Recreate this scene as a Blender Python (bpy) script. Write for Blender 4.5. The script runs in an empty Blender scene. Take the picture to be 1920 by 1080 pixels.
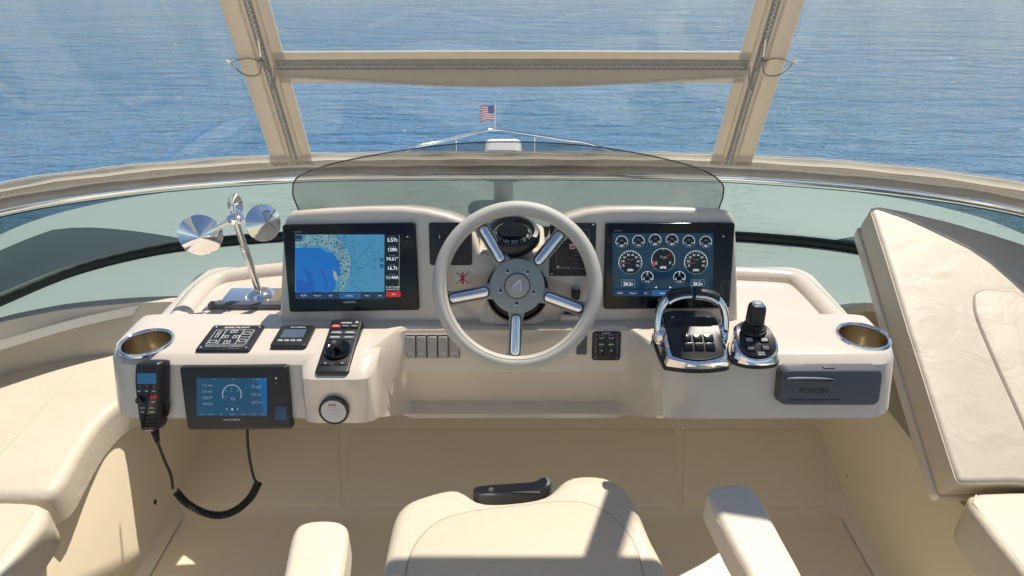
import bpy, bmesh, math, random
from mathutils import Vector, Matrix
random.seed(7)
S = bpy.context.scene
COL = S.collection
R = math.radians
# ------------------------------------------------------------------ camera
PITCH = R(28); CAMZ = 1.75; FPX = 1250.0
cam = bpy.data.cameras.new('camera'); cam.sensor_width = 36; cam.lens = FPX/1920*36
cam.clip_start = 0.02; cam.clip_end = 20000
co = bpy.data.objects.new('camera', cam); COL.objects.link(co)
co.location = (0, 0, CAMZ); co.rotation_euler = (R(90)-PITCH, 0, 0)
S.camera = co
# ------------------------------------------------------------------ sky and sun
SUN = Vector((0.303, 0.40, 1.0)).normalized()
elev = math.asin(SUN.z); azim = math.atan2(SUN.x, SUN.y)
W = bpy.data.worlds.new('World'); S.world = W; W.use_nodes = True
wn = W.node_tree.nodes; wl = W.node_tree.links
sky = wn.new('ShaderNodeTexSky'); sky.sky_type = 'NISHITA'; sky.sun_disc = False
sky.sun_elevation = elev; sky.sun_rotation = azim; sky.air_density = 1.0; sky.dust_density = 0.3; sky.ozone_density = 1.2
wl.new(sky.outputs['Color'], wn['Background'].inputs['Color']); wn['Background'].inputs['Strength'].default_value = 0.095
sl = bpy.data.lights.new('sun', 'SUN'); sl.energy = 5.0; sl.angle = R(0.5); sl.color = (1.0, 0.92, 0.80)
so = bpy.data.objects.new('sun', sl); COL.objects.link(so)
so.rotation_euler = SUN.to_track_quat('Z', 'Y').to_euler(); so.location = (3, 4, 9)
S.view_settings.view_transform = 'Standard'; S.view_settings.look = 'None'
S.view_settings.exposure = 0.32; S.view_settings.gamma = 1.0
S.render.engine = 'CYCLES'
S.cycles.max_bounces = 12; S.cycles.transparent_max_bounces = 24; S.cycles.diffuse_bounces = 5
S.cycles.caustics_reflective = False; S.cycles.caustics_refractive = False

# ------------------------------------------------------------------ measuring helpers (photo pixel -> point on a real plane)
CP, SP = math.cos(PITCH), math.sin(PITCH)
def ray(px, py):
    u = (px-960)/FPX; k = (py-540)/FPX
    return Vector((u, CP-k*SP, -SP-k*CP))
EYE = Vector((0, 0, CAMZ))
def hitz(px, py, z): d = ray(px, py); return EYE+d*((z-CAMZ)/d.z)
def hity(px, py, y): d = ray(px, py); return EYE+d*(y/d.y)
class Frame:
    def __init__(s, o, ex, ey):
        s.o = Vector(o); s.ex = Vector(ex).normalized(); s.ey = Vector(ey).normalized(); s.n = s.ex.cross(s.ey).normalized()
    def hit(s, px, py, off=0):
        d = ray(px, py); return EYE+d*(((s.o+s.n*off)-EYE).dot(s.n)/d.dot(s.n))
    def uv(s, px, py, off=0):
        p = s.hit(px, py, off)-s.o; return (p.dot(s.ex), p.dot(s.ey))
    def at(s, px, py, rot=0):
        ex = s.ex*math.cos(rot)+s.ey*math.sin(rot); ey = s.n.cross(ex)
        return Frame(s.hit(px, py), ex, ey)
    def mpp(s, px, py): return (s.hit(px, py)-EYE).dot(Vector((0, CP, -SP)))/FPX
    def mat(s):
        m = Matrix.Identity(4)
        for i in range(3): m[i][0] = s.ex[i]; m[i][1] = s.ey[i]; m[i][2] = s.n[i]; m[i][3] = s.o[i]
        return m
def tilt_frame(y, z, deg):   # face leaning back by deg from vertical, facing aft
    t = R(deg); return Frame((0, y, z), (1, 0, 0), (0, math.sin(t), math.cos(t)))
def row_on(p, row, d):
    r = ray(960, row); dr, fw = -r.z, r.y
    t = ((CAMZ-p[1])*fw-p[0]*dr)/(d[0]*dr+d[1]*fw)
    return (p[0]+t*d[0], p[1]+t*d[1])

# ------------------------------------------------------------------ materials
MATS = {}
def mat(name, col, rough=0.5, metal=0.0, spec=0.5, coat=0.0, var=0.0, vscale=6.0, bump=0.0, bscale=300.0, emit=None, estr=0.0, rvar=0.0, dirt=None):
    m = bpy.data.materials.new(name); m.use_nodes = True; n = m.node_tree.nodes; l = m.node_tree.links
    b = n['Principled BSDF']; c = tuple(col)+(1,)
    b.inputs['Base Color'].default_value = c; b.inputs['Roughness'].default_value = rough; b.inputs['Metallic'].default_value = metal
    b.inputs['Specular IOR Level'].default_value = spec; b.inputs['Coat Weight'].default_value = coat; b.inputs['Coat Roughness'].default_value = 0.08
    g = n.new('ShaderNodeNewGeometry')
    if var > 0 or rvar > 0:
        t = n.new('ShaderNodeTexNoise'); t.inputs['Scale'].default_value = vscale; t.inputs['Detail'].default_value = 6; t.inputs['Roughness'].default_value = 0.6
        l.new(g.outputs['Position'], t.inputs['Vector'])
        if var > 0:
            mx = n.new('ShaderNodeMix'); mx.data_type = 'RGBA'
            mx.inputs[6].default_value = tuple(max(0, x*(1-var)) for x in col)+(1,)
            mx.inputs[7].default_value = tuple(min(1, x*(1+var)) for x in col)+(1,)
            if dirt: mx.inputs[6].default_value = tuple(dirt)+(1,)
            l.new(t.outputs['Fac'], mx.inputs[0]); l.new(mx.outputs[2], b.inputs['Base Color'])
        if rvar > 0:
            mr = n.new('ShaderNodeMapRange'); mr.inputs['To Min'].default_value = max(0.01, rough-rvar); mr.inputs['To Max'].default_value = rough+rvar
            l.new(t.outputs['Fac'], mr.inputs['Value']); l.new(mr.outputs[0], b.inputs['Roughness'])
    if bump > 0:
        t2 = n.new('ShaderNodeTexNoise'); t2.inputs['Scale'].default_value = bscale; t2.inputs['Detail'].default_value = 4
        l.new(g.outputs['Position'], t2.inputs['Vector'])
        bp = n.new('ShaderNodeBump'); bp.inputs['Strength'].default_value = bump; bp.inputs['Distance'].default_value = 0.002
        l.new(t2.outputs['Fac'], bp.inputs['Height']); l.new(bp.outputs[0], b.inputs['Normal'])
    if emit:
        b.inputs['Emission Color'].default_value = tuple(emit)+(1,); b.inputs['Emission Strength'].default_value = estr
    MATS[name] = m; return m
def glassmat(name, tint, gloss=0.06, rough=0.02, fres=1.45, streak=0.0, haze=None, hz=0.0):
    m = bpy.data.materials.new(name); m.use_nodes = True; n = m.node_tree.nodes; l = m.node_tree.links
    n.remove(n['Principled BSDF']); out = n['Material Output']
    tr = n.new('ShaderNodeBsdfTransparent'); tr.inputs[0].default_value = tuple(tint)+(1,)
    gl = n.new('ShaderNodeBsdfGlossy'); gl.inputs['Roughness'].default_value = rough; gl.inputs[0].default_value = (1, 1, 1, 1)
    lw = n.new('ShaderNodeLayerWeight'); lw.inputs[0].default_value = 0.5      # Schlick reflectance, same from both sides of a thin sheet
    pw = n.new('ShaderNodeMath'); pw.operation = 'POWER'; pw.inputs[1].default_value = 5.0; l.new(lw.outputs['Facing'], pw.inputs[0])
    f0 = ((fres-1)/(fres+1))**2*1.4
    mu = n.new('ShaderNodeMath'); mu.operation = 'MULTIPLY_ADD'; mu.inputs[1].default_value = gloss*(1-f0); mu.inputs[2].default_value = gloss*f0
    l.new(pw.outputs[0], mu.inputs[0])
    mx = n.new('ShaderNodeMixShader'); l.new(mu.outputs[0], mx.inputs[0]); l.new(gl.outputs[0], mx.inputs[2])
    base = tr.outputs[0]
    g = n.new('ShaderNodeNewGeometry')
    if hz > 0:
        df = n.new('ShaderNodeBsdfDiffuse'); df.inputs[0].default_value = tuple(haze)+(1,)
        t = n.new('ShaderNodeTexNoise'); t.inputs['Scale'].default_value = 3.0; t.inputs['Detail'].default_value = 3
        l.new(g.outputs['Position'], t.inputs['Vector'])
        mr = n.new('ShaderNodeMapRange'); mr.inputs['From Min'].default_value = 0.3; mr.inputs['From Max'].default_value = 0.7
        mr.inputs['To Min'].default_value = hz*0.4; mr.inputs['To Max'].default_value = hz*1.6
        l.new(t.outputs['Fac'], mr.inputs['Value'])
        m2 = n.new('ShaderNodeMixShader'); l.new(mr.outputs[0], m2.inputs[0]); l.new(base, m2.inputs[1]); l.new(df.outputs[0], m2.inputs[2]); base = m2.outputs[0]
    if streak > 0:   # thin dark streaks running level across the sheet, in patches
        mp = n.new('ShaderNodeMapping'); mp.inputs['Scale'].default_value = (3.0, 3.0, 26.0)
        l.new(g.outputs['Position'], mp.inputs['Vector'])
        t = n.new('ShaderNodeTexNoise'); t.inputs['Scale'].default_value = 1.6; t.inputs['Detail'].default_value = 5; t.inputs['Distortion'].default_value = 0.6
        l.new(mp.outputs[0], t.inputs['Vector'])
        a = n.new('ShaderNodeMath'); a.operation = 'SUBTRACT'; a.inputs[1].default_value = 0.5; l.new(t.outputs['Fac'], a.inputs[0])
        ab = n.new('ShaderNodeMath'); ab.operation = 'ABSOLUTE'; l.new(a.outputs[0], ab.inputs[0])
        t3 = n.new('ShaderNodeTexNoise'); t3.inputs['Scale'].default_value = 2.2; l.new(g.outputs['Position'], t3.inputs['Vector'])
        lt = n.new('ShaderNodeMath'); lt.operation = 'LESS_THAN'; lt.inputs[1].default_value = 0.006; l.new(ab.outputs[0], lt.inputs[0])
        g3 = n.new('ShaderNodeMath'); g3.operation = 'GREATER_THAN'; g3.inputs[1].default_value = 0.54; l.new(t3.outputs['Fac'], g3.inputs[0])
        mm = n.new('ShaderNodeMath'); mm.operation = 'MULTIPLY'; l.new(lt.outputs[0], mm.inputs[0]); l.new(g3.outputs[0], mm.inputs[1])
        m4 = n.new('ShaderNodeMath'); m4.operation = 'MULTIPLY'; m4.inputs[1].default_value = streak; l.new(mm.outputs[0], m4.inputs[0])
        dd = n.new('ShaderNodeBsdfDiffuse'); dd.inputs[0].default_value = (0.05, 0.07, 0.07, 1)
        m2 = n.new('ShaderNodeMixShader'); l.new(m4.outputs[0], m2.inputs[0]); l.new(base, m2.inputs[1]); l.new(dd.outputs[0], m2.inputs[2]); base = m2.outputs[0]
    l.new(base, mx.inputs[1]); l.new(mx.outputs[0], out.inputs[0])
    MATS[name] = m; return m
mat('gelcoat', (0.64, 0.565, 0.475), 0.20, coat=0.7, var=0.07, vscale=6, rvar=0.08)
mat('floor_gelcoat', (0.84, 0.72, 0.53), 0.34, coat=0.2, var=0.05, vscale=4, rvar=0.08, bump=0.08, bscale=90)
mat('deck_white', (0.74, 0.74, 0.70), 0.4, var=0.05, vscale=3)
mat('leather', (0.60, 0.53, 0.425), 0.48, var=0.06, vscale=3.5, bump=0.35, bscale=420, rvar=0.06)
mat('leather_panel', (0.60, 0.525, 0.41), 0.5, var=0.05, vscale=5, bump=0.5, bscale=700)
mat('leather_seam', (0.42, 0.36, 0.27), 0.6)
mat('thread', (0.62, 0.52, 0.38), 0.7)
mat('wheel_leather', (0.50, 0.48, 0.425), 0.5, var=0.10, vscale=22, bump=0.6, bscale=420)
mat('hub_paint', (0.30, 0.32, 0.305), 0.42, metal=0.25, var=0.06, vscale=20, bump=0.1, bscale=500)
mat('chrome', (0.86, 0.86, 0.87), 0.05, metal=1.0, rvar=0.02, vscale=30)
mat('stainless', (0.70, 0.69, 0.67), 0.16, metal=1.0, var=0.08, vscale=25, rvar=0.05)
mat('cup_steel', (0.66, 0.58, 0.46), 0.25, metal=1.0, var=0.10, vscale=18)
mat('black_plastic', (0.012, 0.013, 0.015), 0.38, var=0.2, vscale=20, bump=0.12, bscale=700)
mat('black_gloss', (0.004, 0.005, 0.007), 0.12, spec=0.4)
mat('grey_plastic', (0.075, 0.083, 0.10), 0.42, var=0.06, vscale=12, bump=0.1, bscale=600)
mat('switch_grey', (0.36, 0.34, 0.31), 0.3, var=0.05, vscale=20)
mat('rubber', (0.012, 0.012, 0.012), 0.6)
mat('card_black', (0.01, 0.012, 0.016), 0.9, spec=0.05)
mat('gasket', (0.01, 0.012, 0.013), 0.45)
mat('canvas', (0.70, 0.63, 0.53), 0.85, var=0.10, vscale=9, bump=0.5, bscale=500)
mat('canvas_dirty', (0.50, 0.445, 0.365), 0.9, var=0.25, vscale=22, bump=0.5, bscale=400)
mat('zip_tape', (0.44, 0.40, 0.345), 0.85, var=0.25, vscale=30, bump=0.5, bscale=600)
mat('zip_teeth', (0.66, 0.62, 0.55), 0.5, var=0.2, vscale=40)
mat('hem_white', (0.80, 0.78, 0.73), 0.6)
mat('cord', (0.42, 0.36, 0.28), 0.9, bump=0.4, bscale=900)
mat('white_paint', (0.78, 0.78, 0.77), 0.3, coat=0.3)
mat('print_white', (0.72, 0.74, 0.75), 0.6)
mat('print_grey', (0.32, 0.33, 0.34), 0.6)
mat('print_red', (0.55, 0.03, 0.03), 0.5)
mat('red_button', (0.62, 0.03, 0.02), 0.35)
mat('sticker', (0.72, 0.66, 0.60), 0.5)
mat('puck_face', (0.55, 0.55, 0.54), 0.4)
mat('flag_red', (0.55, 0.06, 0.07), 0.8); mat('flag_white', (0.75, 0.73, 0.72), 0.8); mat('flag_blue', (0.05, 0.07, 0.22), 0.8)
def scr(name, col, s): return mat(name, (0.004, 0.006, 0.008), 0.12, emit=col, estr=s, spec=0.4)
scr('scr_map', (0.055, 0.24, 0.42), 0.75); scr('scr_deep', (0.004, 0.13, 0.46), 0.75); scr('scr_deeper', (0.002, 0.085, 0.40), 0.75)
scr('scr_line', (0.01, 0.05, 0.10), 0.5); scr('scr_black', (0.002, 0.003, 0.005), 0.4); scr('scr_bar', (0.006, 0.03, 0.09), 0.7)
scr('scr_bar_hi', (0.01, 0.09, 0.26), 0.7); scr('scr_gauge_bg', (0.006, 0.03, 0.06), 0.75); scr('scr_white', (0.62, 0.72, 0.78), 0.85)
scr('scr_dim', (0.25, 0.36, 0.44), 0.7); scr('scr_red', (0.55, 0.02, 0.02), 0.6); scr('scr_panel', (0.012, 0.065, 0.13), 0.75); scr('scr_panel_hi', (0.006, 0.11, 0.32), 0.7)
scr('scr_lcd', (0.16, 0.22, 0.30), 0.6); scr('scr_lcd_blue', (0.02, 0.10, 0.22), 0.7); scr('scr_green', (0.02, 0.5, 0.15), 0.8); scr('scr_tan', (0.42, 0.45, 0.36), 0.6)
# crowded depth contours of a sea chart
def chart_mat():
    m = scr('scr_contour', (0.10, 0.28, 0.36), 0.75); n = m.node_tree.nodes; l = m.node_tree.links; b = n['Principled BSDF']
    tc = n.new('ShaderNodeTexCoord'); t = n.new('ShaderNodeTexNoise'); t.inputs['Scale'].default_value = 230; t.inputs['Detail'].default_value = 5; t.inputs['Roughness'].default_value = 0.75
    l.new(tc.outputs['Object'], t.inputs['Vector'])
    cr = n.new('ShaderNodeValToRGB'); e = cr.color_ramp.elements
    e[0].position = 0.40; e[0].color = (0.004, 0.02, 0.04, 1); e[1].position = 0.47; e[1].color = (0.06, 0.25, 0.40, 1)
    e2 = cr.color_ramp.elements.new(0.56); e2.color = (0.30, 0.42, 0.36, 1); e3 = cr.color_ramp.elements.new(0.62); e3.color = (0.05, 0.22, 0.38, 1)
    l.new(t.outputs['Fac'], cr.inputs[0]); l.new(cr.outputs[0], b.inputs['Emission Color'])
chart_mat()
glassmat('tinted_glass', (0.30, 0.385, 0.375), gloss=1.0, rough=0.01, fres=1.5, streak=0.65)
glassmat('smoke_acrylic', (0.54, 0.54, 0.54), gloss=0.8, rough=0.01, fres=1.45)
glassmat('vinyl', (0.93, 0.945, 0.95), gloss=1.0, rough=0.015, fres=1.42, haze=(0.72, 0.74, 0.76), hz=0.012)
glassmat('clear_dome', (0.90, 0.92, 0.92), gloss=0.12, rough=0.02, fres=1.45)

def water_mat():
    m = bpy.data.materials.new('water'); m.use_nodes = True; n = m.node_tree.nodes; l = m.node_tree.links; b = n['Principled BSDF']
    b.inputs['Base Color'].default_value = (0.030, 0.105, 0.185, 1); b.inputs['Roughness'].default_value = 0.07; b.inputs['IOR'].default_value = 1.333; b.inputs['Specular IOR Level'].default_value = 0.5
    g = n.new('ShaderNodeNewGeometry'); prev = None
    def layer(sx, sy, rot, detail, dist, rough=0.55, dis=0.0):
        nonlocal prev
        mp = n.new('ShaderNodeMapping'); mp.inputs['Scale'].default_value = (sx, sy, 1); mp.inputs['Rotation'].default_value = (0, 0, R(rot))
        l.new(g.outputs['Position'], mp.inputs['Vector'])
        t = n.new('ShaderNodeTexNoise'); t.inputs['Scale'].default_value = 1; t.inputs['Detail'].default_value = detail; t.inputs['Roughness'].default_value = rough; t.inputs['Distortion'].default_value = dis
        l.new(mp.outputs[0], t.inputs['Vector'])
        bp = n.new('ShaderNodeBump'); bp.inputs['Strength'].default_value = 1.0; bp.inputs['Distance'].default_value = dist
        l.new(t.outputs['Fac'], bp.inputs['Height'])
        if prev: l.new(prev, bp.inputs['Normal'])
        prev = bp.outputs[0]; return t
    layer(0.07, 0.26, 5, 3, 1.4)
    layer(0.45, 1.25, -7, 4, 0.95, dis=0.4)
    layer(2.2, 5.0, 9, 4, 0.20, 0.6, 0.5)
    layer(6.0, 11.0, -14, 4, 0.11, 0.65, 0.3)
    l.new(prev, b.inputs['Normal'])
    # silt streaks drifting in the water
    mp = n.new('ShaderNodeMapping'); mp.inputs['Scale'].default_value = (0.05, 0.11, 1); l.new(g.outputs['Position'], mp.inputs['Vector'])
    t = n.new('ShaderNodeTexNoise'); t.inputs['Scale'].default_value = 1; t.inputs['Detail'].default_value = 4; l.new(mp.outputs[0], t.inputs['Vector'])
    mx = n.new('ShaderNodeMix'); mx.data_type = 'RGBA'; mx.inputs[6].default_value = (0.004, 0.175, 0.43, 1); mx.inputs[7].default_value = (0.03, 0.20, 0.39, 1)
    mr = n.new('ShaderNodeMapRange'); mr.inputs['From Min'].default_value = 0.38; mr.inputs['From Max'].default_value = 0.68; l.new(t.outputs['Fac'], mr.inputs['Value'])
    l.new(mr.outputs[0], mx.inputs[0]); l.new(mx.outputs[2], b.inputs['Base Color'])
    MATS['water'] = m
water_mat()
def translucent(name, col, fac):
    m = MATS[name]; n = m.node_tree.nodes; l = m.node_tree.links; out = n['Material Output']; b = n['Principled BSDF']
    tr = n.new('ShaderNodeBsdfTranslucent'); tr.inputs[0].default_value = tuple(col)+(1,)
    mx = n.new('ShaderNodeMixShader'); mx.inputs[0].default_value = fac
    l.new(b.outputs[0], mx.inputs[1]); l.new(tr.outputs[0], mx.inputs[2]); l.new(mx.outputs[0], out.inputs[0])
translucent('canvas', (0.80, 0.71, 0.57), 0.38); translucent('canvas_dirty', (0.60, 0.53, 0.43), 0.25); translucent('hem_white', (0.9, 0.86, 0.78), 0.4); translucent('zip_tape', (0.5, 0.43, 0.33), 0.2)
def soft_wrinkles(name, scale=9.0, dist=0.007, stretch=(1, 1, 1)):
    m = MATS[name]; n = m.node_tree.nodes; l = m.node_tree.links; b = n['Principled BSDF']
    g = n.new('ShaderNodeNewGeometry'); mp = n.new('ShaderNodeMapping'); mp.inputs['Scale'].default_value = stretch; l.new(g.outputs['Position'], mp.inputs['Vector'])
    t = n.new('ShaderNodeTexNoise'); t.inputs['Scale'].default_value = scale; t.inputs['Detail'].default_value = 3; t.inputs['Distortion'].default_value = 0.8; l.new(mp.outputs[0], t.inputs['Vector'])
    bp = n.new('ShaderNodeBump'); bp.inputs['Strength'].default_value = 0.6; bp.inputs['Distance'].default_value = dist; l.new(t.outputs['Fac'], bp.inputs['Height'])
    old = b.inputs['Normal'].links[0].from_node if b.inputs['Normal'].links else None
    if old: l.new(bp.outputs[0], old.inputs['Normal'])
    else: l.new(bp.outputs[0], b.inputs['Normal'])
soft_wrinkles('leather'); soft_wrinkles('leather_panel', 7.0, 0.004); soft_wrinkles('canvas', 25, 0.004); soft_wrinkles('canvas_dirty', 30, 0.006); soft_wrinkles('zip_tape', 35, 0.004)

# ------------------------------------------------------------------ object helpers
def link(o, parent=None):
    COL.objects.link(o)
    if parent: o.parent = parent
    return o
def thing(name, label, cat, frame=None, group=None, loc=None):
    o = bpy.data.objects.new(name, None); o.empty_display_size = 0.02; COL.objects.link(o)
    if frame: o.matrix_world = frame.mat()
    elif loc is not None: o.location = loc
    o['label'] = label; o['category'] = cat
    if group: o['group'] = group
    return o
def tag(o, label, cat, group=None):
    o['label'] = label; o['category'] = cat
    if group: o['group'] = group
    return o
def struct(o): o['kind'] = 'structure'; return o
def mesh(name, v, f, m, parent=None, smooth=False, mats=None, fm=None, loc=None):
    me = bpy.data.meshes.new(name); me.from_pydata([tuple(p) for p in v], [], f); me.update()
    for k in (mats or [m]): me.materials.append(MATS[k])
    if fm:
        for p, i in zip(me.polygons, fm): p.material_index = i
    bm = bmesh.new(); bm.from_mesh(me); bmesh.ops.recalc_face_normals(bm, faces=bm.faces); bm.to_mesh(me); bm.free()
    if smooth is True: me.polygons.foreach_set('use_smooth', [True]*len(me.polygons))
    elif smooth:
        me.polygons.foreach_set('use_smooth', [True]*len(me.polygons)); me.set_sharp_from_angle(angle=R(smooth))
    o = bpy.data.objects.new(name, me)
    if loc is not None: o.location = loc
    return link(o, parent)
def rings(name, rs, m, parent=None, closed=True, cap0=True, cap1=True, smooth=40, loop=False):
    v = []; f = []; n = len(rs[0])
    for r in rs: v += list(r)
    nr = len(rs); last = nr if loop else nr-1
    for i in range(last):
        for j in range(n if closed else n-1):
            a = i*n+j; b = i*n+(j+1) % n; c = ((i+1) % nr)*n+(j+1) % n; d = ((i+1) % nr)*n+j
            f.append((a, b, c, d))
    if closed and not loop:
        if cap0: f.append(tuple(range(n))[::-1])
        if cap1: f.append(tuple((nr-1)*n+j for j in range(n)))
    return mesh(name, v, f, m, parent, smooth)
def offset(pts, d):
    n = len(pts); out = []
    A = sum(pts[i][0]*pts[(i+1) % n][1]-pts[(i+1) % n][0]*pts[i][1] for i in range(n)); s = 1 if A > 0 else -1
    for i in range(n):
        p0 = Vector(pts[i-1][:2]); p1 = Vector(pts[i][:2]); p2 = Vector(pts[(i+1) % n][:2])
        e1 = (p1-p0); e2 = (p2-p1)
        if e1.length < 1e-9 or e2.length < 1e-9: out.append(tuple(p1)); continue
        e1.normalize(); e2.normalize()
        n1 = Vector((-e1.y, e1.x))*s; n2 = Vector((-e2.y, e2.x))*s; b = n1+n2
        if b.length < 1e-6: b = n1
        b.normalize(); k = d/max(0.4, b.dot(n1)); out.append((p1.x+b.x*k, p1.y+b.y*k))
    return out
def even(pts, n=64, smooth=2):      # resample a closed outline evenly and round its corners
    P_ = [Vector(p[:2]) for p in pts]; L = [(P_[(i+1) % len(P_)]-P_[i]).length for i in range(len(P_))]; T_ = sum(L); out = []; i = 0; acc = 0.0
    for q in range(n):
        d = T_*q/n
        while i < len(P_)-1 and acc+L[i] < d: acc += L[i]; i += 1
        out.append(P_[i].lerp(P_[(i+1) % len(P_)], min(1, (d-acc)/max(L[i], 1e-9))))
    for _ in range(smooth): out = [(out[j-1]+out[j]*2+out[(j+1) % n])/4 for j in range(n)]
    return [(p.x, p.y) for p in out]
def slab(name, pts, z0, z1, bev, m, parent=None, steps=3, smooth=50, dome=0):
    rs = [[(x, y, z0) for x, y in pts]]
    for i in range(steps+1):
        a = i/steps*math.pi/2
        q = offset(pts, bev*(1-math.cos(a))) if bev > 0 else pts
        rs.append([(x, y, z1-bev+bev*math.sin(a)) for x, y in q])
        if bev <= 0: break
    if dome:
        cx = sum(p[0] for p in rs[-1])/len(pts); cy = sum(p[1] for p in rs[-1])/len(pts)
        base = rs[-1]
        for k in (0.85, 0.6, 0.3): rs.append([(cx+(p[0]-cx)*k, cy+(p[1]-cy)*k, p[2]+dome*(1-k*k)) for p in base])
    return rings(name, rs, m, parent, smooth=smooth)
def rr(w, h, r, cx=0, cy=0, n=5):
    p = []
    for (sx, sy, a0) in ((1, 1, 0), (-1, 1, 90), (-1, -1, 180), (1, -1, 270)):
        for i in range(n+1):
            a = R(a0+90*i/n); p.append((cx+sx*(w/2-r)+r*math.cos(a), cy+sy*(h/2-r)+r*math.sin(a)))
    return p
def circ(r, n=32, cx=0, cy=0, ry=None): return [(cx+r*math.cos(2*math.pi*i/n), cy+(ry or r)*math.sin(2*math.pi*i/n)) for i in range(n)]
def flat(name, pts, z, m, parent):
    v = [(x, y, z) for x, y in pts]; return mesh(name, v, [tuple(range(len(v)))], m, parent)
def lathe(name, prof, m, parent=None, n=32, smooth=40, loc=None):
    v = []; f = []; k = len(prof)
    for i in range(n):
        a = 2*math.pi*i/n
        for r, z in prof: v.append((r*math.cos(a), r*math.sin(a), z))
    for i in range(n):
        for j in range(k-1): f.append((i*k+j, ((i+1) % n)*k+j, ((i+1) % n)*k+j+1, i*k+j+1))
    o = mesh(name, v, f, m, parent, smooth, loc=loc)
    bm = bmesh.new(); bm.from_mesh(o.data); bmesh.ops.remove_doubles(bm, verts=bm.verts, dist=1e-6); bmesh.ops.recalc_face_normals(bm, faces=bm.faces); bm.to_mesh(o.data); bm.free()
    return o
def tubev(pts, rad, n=10, closed=False):
    P = [Vector(p) for p in pts]; k = len(P); rs = []; up = None
    for i in range(k):
        a = P[(i-1) % k] if (closed or i > 0) else P[i]; b = P[(i+1) % k] if (closed or i < k-1) else P[i]
        t = (b-a).normalized()
        if up is None:
            up = Vector((0, 0, 1)) if abs(t.z) < 0.9 else Vector((1, 0, 0))
        up = (up-t*up.dot(t)).normalized(); s = t.cross(up)
        r = rad[i] if isinstance(rad, list) else rad
        ra, rb = (r if isinstance(r, tuple) else (r, r))
        rs.append([P[i]+s*math.cos(2*math.pi*j/n)*ra+up*math.sin(2*math.pi*j/n)*rb for j in range(n)])
    return rs
def tube(name, pts, rad, m, parent=None, n=10, closed=False):
    return rings(name, tubev(pts, rad, n, closed), m, parent, smooth=60, loop=closed)
def catmull(pts, sub=6, closed=False):
    P = [Vector(p) for p in pts]; out = []; k = len(P)
    for i in range(k if closed else k-1):
        p0 = P[(i-1) % k] if (closed or i > 0) else P[0]*2-P[1]; p1 = P[i]; p2 = P[(i+1) % k]
        p3 = P[(i+2) % k] if (closed or i < k-2) else P[k-1]*2-P[k-2]
        for j in range(sub):
            t = j/sub; out.append(0.5*((2*p1)+(p2-p0)*t+(2*p0-5*p1+4*p2-p3)*t*t+(3*p1-p0-3*p2+p3)*t**3))
    if not closed: out.append(P[-1])
    return out
def c2(pts, sub=5, closed=True): return [(p.x, p.y) for p in catmull([(a, b, 0) for a, b in pts], sub, closed)]
def box(name, sx, sy, sz, m, parent=None, loc=(0, 0, 0), bev=0.0):
    bm = bmesh.new(); bmesh.ops.create_cube(bm, size=1)
    for v in bm.verts: v.co = Vector((v.co.x*sx, v.co.y*sy, v.co.z*sz))
    if bev: bmesh.ops.bevel(bm, geom=list(bm.edges), offset=bev, segments=2, affect='EDGES', profile=0.5)
    me = bpy.data.meshes.new(name); bm.to_mesh(me); bm.free(); me.materials.append(MATS[m])
    if bev: me.polygons.foreach_set('use_smooth', [True]*len(me.polygons)); me.set_sharp_from_angle(angle=R(50))
    o = bpy.data.objects.new(name, me); o.location = loc; return link(o, parent)
TXT = {}
def text(s, x, y, z, m, parent, width=None, size=None, name='lettering', rot=0, bold=0.0):
    cu = bpy.data.curves.new(name, 'FONT'); cu.body = s; cu.align_x = 'CENTER'; cu.align_y = 'CENTER'; cu.size = 1; cu.resolution_u = 2; cu.offset = bold
    tmp = bpy.data.objects.new(name, cu); COL.objects.link(tmp)
    dg = bpy.context.evaluated_depsgraph_get(); dg.update()
    me = bpy.data.meshes.new_from_object(tmp.evaluated_get(dg)); bpy.data.objects.remove(tmp); bpy.data.curves.remove(cu)
    xs = [v.co.x for v in me.vertices]; w = max(xs)-min(xs)
    k = width/w if width else size
    for v in me.vertices: v.co *= k
    me.materials.clear(); me.materials.append(MATS[m])
    o = bpy.data.objects.new(name, me); o.location = (x, y, z); o.rotation_euler = (0, 0, rot); return link(o, parent)
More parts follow.
